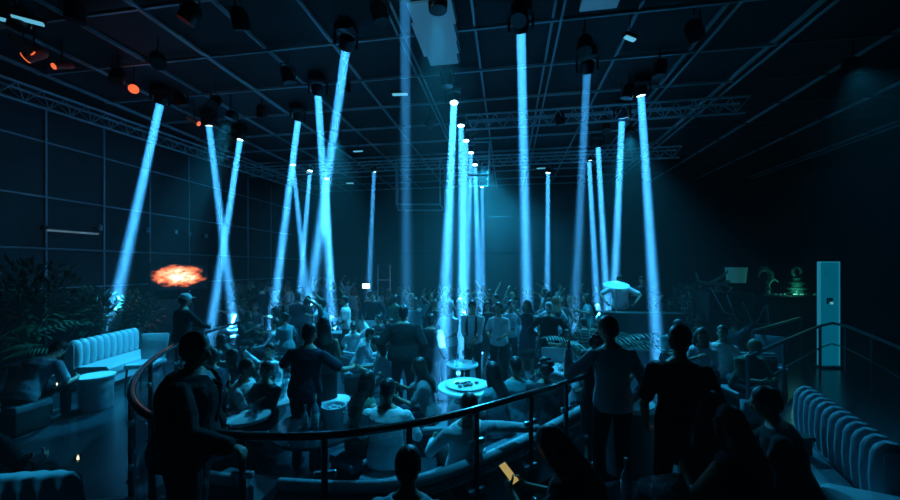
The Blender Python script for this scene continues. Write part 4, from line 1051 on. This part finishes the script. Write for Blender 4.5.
# reclining person with arm along the sofa
P = build_person(dict(SITF, voxel=.010, build=1.1, lean=-14, hl=(-.28, .25, .66), hr=(.74, -.10, .84), er=(.5, -1, .6), hdr=(1, 0, -.1), pnr=(0, 0, -1), nod=4, twist=6), {'shirt': WHT})
put(P, 465, 404, 1.28, LF_, 22, 'person in a white long-sleeved shirt with one arm stretched along the booth sofa', d=3.55)
P = build_person(dict(SITF, fem=True, voxel=.011, hair='long', lean=6, hl=(-.12, .38, .62), hr=(.14, .34, .7), top='shirt', sleeve='short'), {'shirt': TEA})
put(P, 497, 399, 1.35, LF_, 60, 'dark-haired guest in teal seated beyond the stretched white arm', d=4.45)
P = build_person(dict(SITF, voxel=.011, lean=5, hl=(-.12, .38, .62), hr=(.14, .34, .7)), {'shirt': TEA})
put(P, 517, 380, 1.35, LF_, 20, 'guest with round dark head seated just behind the rail, right of centre', d=4.7)
P = build_person(dict(SITF, voxel=.011, lean=5, hair='curly', hl=(-.12, .38, .62), hr=(.14, .34, .7), build=1.1), {'shirt': DRK})
put(P, 547, 366, 1.37, LF_, 12, 'dark bushy-haired guest in a dark top behind the rail, below the standing dark man', d=4.6)
P = build_person(dict(SITF, voxel=.011, lean=12, hl=(-.12, .45, .66), hr=(.10, .42, .8), sleeve='short'), {'shirt': WHT})
put(P, 236, 383, 1.33, LF_, -80, 'guest in a white top leaning over the small blue-lit table', d=4.7)
# dark suit man mid floor
P = build_person(dict(top='jacket', voxel=.011, build=1.18, hl=(-.33, .06, .94), hr=(.33, .06, .94), hair='short'), {'shirt': WHT})
PJ = P; put(P, 403, 303, 1.785, LF_, 8, 'broad man in a dark suit, back turned, at the centre of the floor', sc=1.04)
P = dup(PJ, PJ.location); put(P, 430, 318, 1.785, LF_, -25, 'shorter man in a dark suit right of the broad man in a suit', sc=.93, d=6.5)
# man in white shirt and dark waistcoat lit by the beams
P = build_person(dict(voxel=.010, build=1.05, sleeve='rolled', hl=(-.06, .26, .92), hr=(.06, .27, .92), el=(-1, -.3, -.2), er=(1, -.3, -.2), nod=10), {'shirt': WHT, 'trousers': DRK})
MW = put(P, 473, 298, 1.785, LF_, 172, 'man in a bright white shirt with rolled sleeves and clasped hands beside the beams', sc=1.02)
t = MB()
for s_ in (-1, 1):
    t.limb([(s_ * .085, .10, 1.40), (s_ * .10, .150, 1.25), (s_ * .09, .155, 1.05)], [.03, .03, .03], 8)
t.ell((0, -.03, 1.2), (.155, 0, 0), (0, .115, 0), (0, 0, .22)); w_ = mk('waistcoat', remesh(t, .012, 3), BLK, P)
# dark man right with back turned
P = build_person(dict(voxel=.012, build=1.15, hl=(-.24, .20, 1.02), hr=(.24, .22, 1.0), el=(-1, -.4, -.2), er=(1, -.4, -.2), hair='short'), {'shirt': BLK})
put(P, 549, 300, 1.785, LF_, -5, 'man in black with pale cropped hair standing with elbows out right of centre', sc=1.0); recolor(P, hair=HAIR('grey'))
# server with white cap
P = build_person(dict(voxel=.012, build=1.1, hl=(-.2, .34, 1.1), hr=(.22, .34, 1.1), el=(-1, -.4, -.2), er=(1, -.4, -.2), cap=True, nod=5), {'shirt': BLK})
CAPM = put(P, 182, 290, 1.80, 0, -20, 'server in black with a white cap standing below the fire screen', sc=1.0)
# small figure on far-left platform
P = build_person(dict(top='jacket', voxel=.013, hl=(-.2, .3, 1.1)), {'shirt': WHT})
STAGEM = put(P, 254, 277, 1.785, .12, 150, 'distant figure in dark jacket and white shirt on the far left platform', d=11.6)
# woman on stool, legs crossed
P = build_person(dict(hip=.66, fem=True, voxel=.012, hair='bun', lean=8, hl=(-.05, .32, .84), hr=(.16, .22, 1.0), fl=(-.05, .42, .20), fr=(.05, .30, .12), top='shirt', sleeve='short'), {'shirt': TEA, 'trousers': LBL})
STM = put(P, 287, 312, 1.50, LF_, 70, 'woman in pale trousers perched on a stool between the two left beams', d=8.2)
P = build_person(dict(SITF, voxel=.012, lean=22, nod=15, hl=(-.06, .50, .66), hr=(.10, .52, .62), fr=(.13, .56, .075)), {'shirt': LBL, 'trousers': LBL})
put(P, 357, 321, 1.30, LF_, -72, 'man in a pale jacket seated leaning forward behind the small bright-rimmed sofa', d=7.3)
# performers at raised right
P = build_person(dict(voxel=.012, build=1.2, lean=8, hl=(-.34, .25, 1.05), hr=(.34, .25, 1.05), el=(-1, 0, -.2), er=(1, 0, -.2), nod=20, sleeve='short'), {'shirt': WHT})
DJ = put(P, 620, 272, 1.785, .30, 165, 'big man in a shiny pale top standing on the raised deck under the right beams', d=9.2)
P = dup(P, (0, 0, 0)); put(P, 643, 276, 1.785, .30, 150, 'dark-topped figure on the raised deck, right of the big man', d=9.4, sc=.98); recolor(P, shirt=NVY)
DJ2 = P
# ---- deck for them
t = thing('raised_deck', 'low raised deck with a dark front under the right beams', 'deck', (0, 0, 0)); q = at(631, 300, d=9.3)
mk('platform', MB().box((q.x, q.y + .1, (LF_ + .3) / 2 ), (2.0, 1.2, .3 - LF_)), m_plinth, t)
mk('front_desk', MB().box((q.x, q.y - .75, .45), (1.8, .35, 1.4), bev=.02), m_plinth, t)
# hat like tray held on the desk
tt = thing('serving_tray', 'wide oval tray held up in front of the big man on the deck', 'tray', (0, 0, 0)); q2 = at(616, 287, d=8.35); tt.location = q2
mk('dish', MB().lathe([(0, 0), (.2, 0), (.29, .05), (.28, .055), (.19, .01), (0, .01)], n=28, M=Matrix.Rotation(R(16), 3, 'X')), m_lit_top, tt)
mk('stem', MB().tube([(0, 0, 0), (0, 0, 1.15 - q2.z)], .015, 8), m_chrome, tt)

# ---- prototypes for the crowd
STAND = [
 dict(fem=False, hl=(-.27, .05, .92), hr=(.20, .32, 1.12)),
 dict(fem=True, hair='long', top='dress', sleeve='none', hl=(-.26, .06, .92), hr=(.22, .28, 1.60)),
 dict(fem=False, hl=(-.25, .25, 1.72), hr=(.28, .2, 1.80), sleeve='short'),
 dict(fem=True, hair='bun', top='shirt', sleeve='short', hl=(-.12, .32, 1.08), hr=(.14, .34, 1.12)),
 dict(fem=False, build=1.1, top='jacket', hl=(-.29, .06, .92), hr=(.24, .3, 1.05)),
 dict(fem=True, hair='long', top='dress', sleeve='short', side=6, hl=(-.30, .22, 1.3), hr=(.26, .06, .95)),
 dict(fem=False, hl=(-.14, .26, 1.0), hr=(.32, .15, 1.84), sleeve='short', build=1.05)]
SIT = [
 dict(fem=False, lean=6, hl=(-.14, .38, .62), hr=(.16, .36, .62)),
 dict(fem=True, hair='long', top='dress', sleeve='none', lean=4, hl=(-.12, .34, .62), hr=(.16, .30, 1.02)),
 dict(fem=False, lean=20, nod=10, hl=(-.10, .48, .70), hr=(.12, .50, .68), sleeve='short'),
 dict(fem=True, hair='bun', top='shirt', sleeve='long', lean=-6, hl=(-.2, .3, .62), hr=(.30, .18, 1.18)),
 dict(fem=False, lean=-8, build=1.1, hl=(-.16, .34, .62), hr=(.5, .1, .86)),
 dict(fem=True, hair='long', top='shirt', sleeve='short', lean=14, hl=(-.06, .42, .72), hr=(.08, .44, .86))]
PST = []; PSI = []
for i, d_ in enumerate(STAND): PST.append([build_person(dict(d_, voxel=.015), {}), False])
for i, d_ in enumerate(SIT): PSI.append([build_person(dict(SITF, **d_, voxel=.015), {}), False])
ACT = {('st', 0): 'standing man, hand forward,', ('st', 1): 'standing woman raising a hand', ('st', 2): 'standing man, both arms up,', ('st', 3): 'standing woman, hands forward,', ('st', 4): 'standing man in a jacket', ('st', 5): 'standing woman leaning sideways', ('st', 6): 'standing man, arm straight up,',
       ('si', 0): 'seated man, hands on knees,', ('si', 1): 'seated woman lifting a hand', ('si', 2): 'seated man bent forward', ('si', 3): 'seated woman with a bun', ('si', 4): 'seated man leaning back', ('si', 5): 'seated woman leaning in'}
CL = {'white': WHT, 'pale blue': LBL, 'grey': GRY, 'black': BLK, 'dark': DRK, 'navy': NVY, 'green': GRN, 'silvery': SEQ, 'wine-red': RED, 'teal': TEA}
SKN = [skin('skin_a'), skin('skin_b'), skin('skin_c')]
taken = [(o.location.x, o.location.y) for o in COL.objects if o.get('category') in ('person', 'plant', 'chair') and not o.parent]
taken += [(o.location.x, o.location.y) for o in COL.objects if o.get('category') == 'table' and not o.parent]
cr_ = random.Random(21); nlab = {}
m_stoolseat = m_mid_leather
STOOLP = None
def seat_under(x, y, z0, rz, where):
    global STOOLP
    if STOOLP is None:
        t = thing('cube_stool', '', 'stool', (0, 0, 0)); mk('cushion', MB().box((0, -.02, .335), (.44, .44, .10), bev=.03), m_mid_leather, t); mk('base', MB().box((0, -.02, .15), (.40, .40, .28), bev=.01), m_plinth, t); STOOLP = t; r = t
    else: r = dup(STOOLP, (0, 0, 0))
    r.location = (x, y, z0); r.rotation_euler.z = rz; r['label'] = 'low square stool under a seated guest, ' + where; r['group'] = 'stools under the guests, ' + where
def add(kind, i, px, py, col, face, where, z0=LF_, sc=None, d=None, bottom=None, mind=.42):
    src = PST if kind == 'st' else PSI; rec = src[i]
    sc = sc or cr_.uniform(.93, 1.03)
    top = 1.785 if kind == 'st' else 1.34
    p = at(px, py, z=z0 + top * sc) if d is None else at(px, HY, d=d)
    if any((p.x - a) ** 2 + (p.y - b) ** 2 < mind ** 2 for a, b in taken): return False
    if not (-9.4 < p.x < 11.4 and p.y < 16.3): return False
    lab = '%s in %s, %s' % (ACT[(kind, i)].rstrip(','), col, where) if kind + str(i) != 'st4' else 'standing man in a %s jacket, %s' % (col, where)
    if nlab.get(lab): return False
    nlab[lab] = 1
    if rec[1]: r = dup(rec[0], (0, 0, 0))
    else: r = rec[0]; rec[1] = True
    taken.append((p.x, p.y))
    r.location = (p.x, p.y, z0 if kind == 'st' else z0); r.rotation_euler = (0, 0, R(face)); r.scale = (sc, sc, sc)
    tag(r, lab, 'person', 'guests ' + where)
    recolor(r, shirt=CL[col], dress=CL[col], jacket=CL[col] if col in ('black', 'dark', 'navy', 'grey') else BLK, trousers=cr_.choice([BLK, DRK, NVY, GRY]), skin=cr_.choice(SKN), hair=HAIR(cr_.choice(['black', 'black', 'black', 'brown', 'brown', 'blond'])))
    if kind == 'si':
        seat_under(p.x, p.y, z0, R(face), where)
    return True
# hand placed middle-distance guests
ADD = [('si', 1, 235, 345, 'dark', 100, 'left of the crowded round table'), ('si', 5, 247, 343, 'teal', 150, 'behind the crowded round table'), ('si', 3, 268, 340, 'silvery', 190, 'behind the crowded round table'),
 ('si', 2, 225, 366, 'grey', 60, 'left of the crowded round table'), ('si', 4, 262, 358, 'dark', 170, 'behind the crowded round table'), ('si', 5, 252, 362, 'pale blue', 230, 'behind the crowded round table'),
 ('si', 0, 380, 312, 'dark', 160, 'behind the seated man in the pale jacket'), ('si', 2, 390, 330, 'pale blue', 110, 'left of the broad man in a dark suit'), ('st', 2, 415, 296, 'teal', 190, 'behind the broad man in a dark suit'), ('st', 1, 424, 297, 'pale blue', 160, 'behind the broad man in a dark suit'),
 ('st', 5, 489, 299.5, 'dark', 200, 'right of the man in rolled white sleeves'), ('st', 3, 499, 300, 'white', 170, 'right of the man in rolled white sleeves'), ('st', 0, 510, 298.5, 'pale blue', 210, 'right of the man in rolled white sleeves'), ('si', 0, 517, 320, 'white', 10, 'left of the man with pale cropped hair'),
 ('st', 1, 528, 298, 'navy', 150, 'left of the man with pale cropped hair'), ('st', 6, 538, 297, 'white', 200, 'left of the man with pale cropped hair'), ('si', 4, 570, 338, 'white', 230, 'behind the rail at right'), ('si', 5, 580, 342, 'pale blue', 200, 'behind the rail at right'), ('si', 1, 566, 326, 'teal', 180, 'behind the rail at right'),
 ('st', 3, 449, 299, 'silvery', 160, 'left of the brightest beam'), ('st', 0, 441, 300, 'dark', 200, 'left of the brightest beam'), ('si', 5, 430, 352, 'grey', 100, 'left of the brightest beam'), ('si', 2, 300, 300, 'white', 170, 'between the left beams'), ('si', 1, 336, 305, 'pale blue', 200, 'at the foot of the long upright beam'),
 ('si', 3, 345, 309, 'silvery', 150, 'at the foot of the long upright beam'), ('st', 6, 331, 292, 'teal', 200, 'at the foot of the long upright beam'), ('si', 4, 272, 316, 'pale blue', 120, 'by the bright-rimmed curved sofa'), ('si', 5, 229, 330, 'grey', 100, 'inside the far end of the curved rail'), ('si', 0, 215, 344, 'navy', 80, 'inside the far end of the curved rail'),
 ('si', 2, 208, 362, 'dark', 60, 'inside the far end of the curved rail'), ('si', 3, 649, 303, 'pale blue', 170, 'in the foot of the wide right beam'), ('si', 5, 661, 306, 'white', 190, 'in the foot of the wide right beam'), ('si', 0, 640, 312, 'grey', 160, 'in the foot of the wide right beam'), ('si', 2, 670, 312, 'teal', 190, 'in the foot of the wide right beam'),
 ('si', 1, 628, 306, 'silvery', 170, 'in front of the raised deck'), ('si', 4, 612, 308, 'dark', 190, 'in front of the raised deck'), ('si', 3, 722, 322, 'white', 150, 'left of the square dark sofa'), ('si', 5, 700, 322, 'pale blue', 160, 'left of the square dark sofa'), ('si', 2, 742, 330, 'green', 190, 'on the square dark sofa')]
for a in ADD:
    z0 = LF_ if a[2] < 665 else 0
    add(*a, z0=z0, mind=.34)
# distant crowd in depth rows
WH = [(232, 300, 'far off at the left of the floor'), (300, 345, 'far off between the left beams'), (345, 395, 'far off below the small white screen'), (395, 452, 'far off left of the central beams'), (452, 500, 'far off behind the central beams'), (500, 560, 'far off right of the central beams'), (560, 612, 'far off below the right group of beams'), (612, 665, 'far off near the raised deck'), (665, 705, 'at the right behind the wide beam'), (705, 760, 'at the far right before the slanted rods')]
rows = [(8.6, .55), (9.6, .55), (10.6, .5), (11.6, .45), (12.7, .4), (13.8, .3), (15.0, .3)]
cols_ = list(CL); wts = [5, 4, 2, 7, 5, 4, 1, 3, 1, 3]
for d, sits in rows:
    x = 232 + cr_.uniform(0, 8)
    while x < 758:
        px = x + cr_.uniform(-4, 4); x += F / d * cr_.uniform(.50, .80)
        wname = next((w for a, b, w in WH if a <= px < b), None)
        if wname is None: continue
        z0 = LF_; 
        q = at(px, HY, d=d + cr_.uniform(-.35, .35))
        if q.x > 5.4 or (q.x > 2.6 and q.y < 9.4 and q.x > 2.6 + (q.y - 6.2)): z0 = 0
        if q.x < -5.8: z0 = 0
        if px > 700 and d > 10: continue
        for tries in range(6):
            kind = 'si' if cr_.random() < (sits if px < 600 else .8) else 'st'
            i = cr_.randrange(len(SIT) if kind == 'si' else len(STAND)); col = cr_.choices(cols_, wts)[0]
            if add(kind, i, px, 300, col, cr_.uniform(0, 360), wname, z0=z0, d=q.y * math.cos(TH) - q.x * math.sin(TH), mind=.42): break
for rec in PST + PSI:
    if not rec[1]:
        for c in list(rec[0].children): bpy.data.objects.remove(c)
        bpy.data.objects.remove(rec[0])

# stools / seats for the individually posed sitters
def own_seat(root, lab):
    t = dup(STOOLP, (root.location.x, root.location.y, root.location.z), root.rotation_euler.z, lab); t.location.z = max(LF_, root.location.z); 
    if 'group' in t: del t['group']
for o in [o for o in COL.objects if o.get('category') == 'person']:
    if o.get('group') or 'seated' not in o['label'] and 'bent over' not in o['label'] and 'bottom' not in o['label'] and 'stretched' not in o['label'] and 'leaning over' not in o['label']: continue
    short = o['label'].replace(' seated', '').split(',')[0]
    w = short.split()
    own_seat(o, 'low square stool under the ' + ' '.join(w[:10]))
# bar stool for the perched woman
t = thing('bar_stool', 'round stool under the woman in pale trousers', 'stool', (STM.location.x, STM.location.y, LF_)); 
mk('seat', MB().lathe([(0, .50), (.17, .50), (.18, .53), (.17, .56), (0, .565)]), m_mid_leather, t); mk('column', MB().lathe([(.02, .02), (.02, .51)], n=12), m_chrome, t); mk('foot', MB().lathe([(.17, 0), (.17, .015), (.03, .03), (0, .03)]), m_chrome, t)

# phone in the hands of the crouched person
M = Matrix.Rotation(sitter.rotation_euler.z, 3, 'Z'); q = V(sitter.location) + M @ V((-.02, .60, .80))
t = thing('mobile_phone', 'glowing phone held by the person bent forward in front of the rail', 'phone', q, sitter.rotation_euler.z)
Mx = Matrix.Rotation(R(35), 3, 'X')
mk('casing', MB().box((0, 0, 0), (.075, .15, .009), M=Mx, bev=.003), m_black, t); mk('display', MB().box(Mx @ V((0, 0, .0055)), (.068, .14, .002), M=Mx), mat('phone_glow', (.8, .7, .3), .4, emit=(1, .72, .22), es=.22), t)
# small phones / lighters glowing among the guests at right and foreground
for (px, py, d, lab) in ((657, 421, 3.2, 'tiny bright phone screen at the waist of the man in black'), (769, 408, 3.0, 'tiny bright candle lamp behind the folded blue napkin'), (57, 386, 4.2, 'tiny warm candle lamp beside the seated man at far left'), (78, 461, 2.8, 'tiny glint of a candle on the aisle floor at lower left')):
    q = at(px, py, d=d)
    if q.z < .05: q.z = .02
    if 'phone' in lab:
        t = thing('mobile_phone', lab, 'phone', q, .3); mk('casing', MB().box((0, .006, 0), (.04, .01, .07), bev=.003), m_black, t); mk('display', MB().box((0, -.001, 0), (.034, .004, .06)), mat('phone_white', (.9, .9, .9), .4, emit=(1, .9, .8), es=2), t)
    else:
        t = thing('candle_lamp', lab, 'candle', q); mk('glass_cup', MB().lathe([(0, 0), (.02, 0), (.024, .05), (.022, .05), (.018, .004), (0, .004)], n=14), m_clear, t); mk('flame', MB().lathe([(0, .008), (.008, .014), (.006, .03), (0, .04)], n=10), mat('flame_glow', (1, .7, .4), .4, emit=(1, .7, .4), es=3), t)

# bottle and plates at the bottom, in front of the two standing men
FT = at(628, 500, z=.45); round_table('low round table at the bottom edge before the man in pale blue', V((FT.x + .1, FT.y - .15, 0)), 0, .42, .45, m=mat('dark_glass_top', (0, 0, 0)))
bottle('clear tall bottle on the low table at the bottom edge', at(626, 497, z=.46), .452, .95, mat('frosted_blue_glass', (0, 0, 0)))
q = at(668, 486, z=.47)
t = thing('patterned_cushion', 'pale patterned cushion at the bottom edge right of the tall bottle', 'cushion', (q.x, q.y - .1, .50), .4)
mb = MB(); mb.box((0, 0, 0), (.46, .30, .12), bev=.05); me = remesh(mb, .015, 5); mk('cover', me, mat('streaked_fabric', (.3, .42, .48), .7, bump=(30, .8, .03), var=.7, vscale=14), t)
mk('cushion_base', MB().box((0, 0, -.28), (.44, .30, .40), bev=.02), m_dark_leather, t)

# ------------------------------------------------------------------ world and picture
w = bpy.data.worlds.new('world'); S.world = w; w.use_nodes = True; w.node_tree.nodes['Background'].inputs[0].default_value = (0, 0, 0, 1)
vs_ = S.view_settings; vs_.view_transform = 'Standard'; vs_.look = 'None'; vs_.gamma = 1; vs_.use_curve_mapping = False; vs_.exposure = EXPO
S.cycles.use_denoising = True; S.cycles.use_adaptive_sampling = False
for m_ in bpy.data.materials: m_.cycles.emission_sampling = 'NONE'
S.cycles.max_bounces = 5; S.cycles.diffuse_bounces = 2; S.cycles.glossy_bounces = 3; S.cycles.transparent_max_bounces = 24; S.cycles.volume_bounces = 0
S.cycles.caustics_reflective = False; S.cycles.caustics_refractive = False; S.cycles.sample_clamp_indirect = 3; S.cycles.sample_clamp_direct = 0
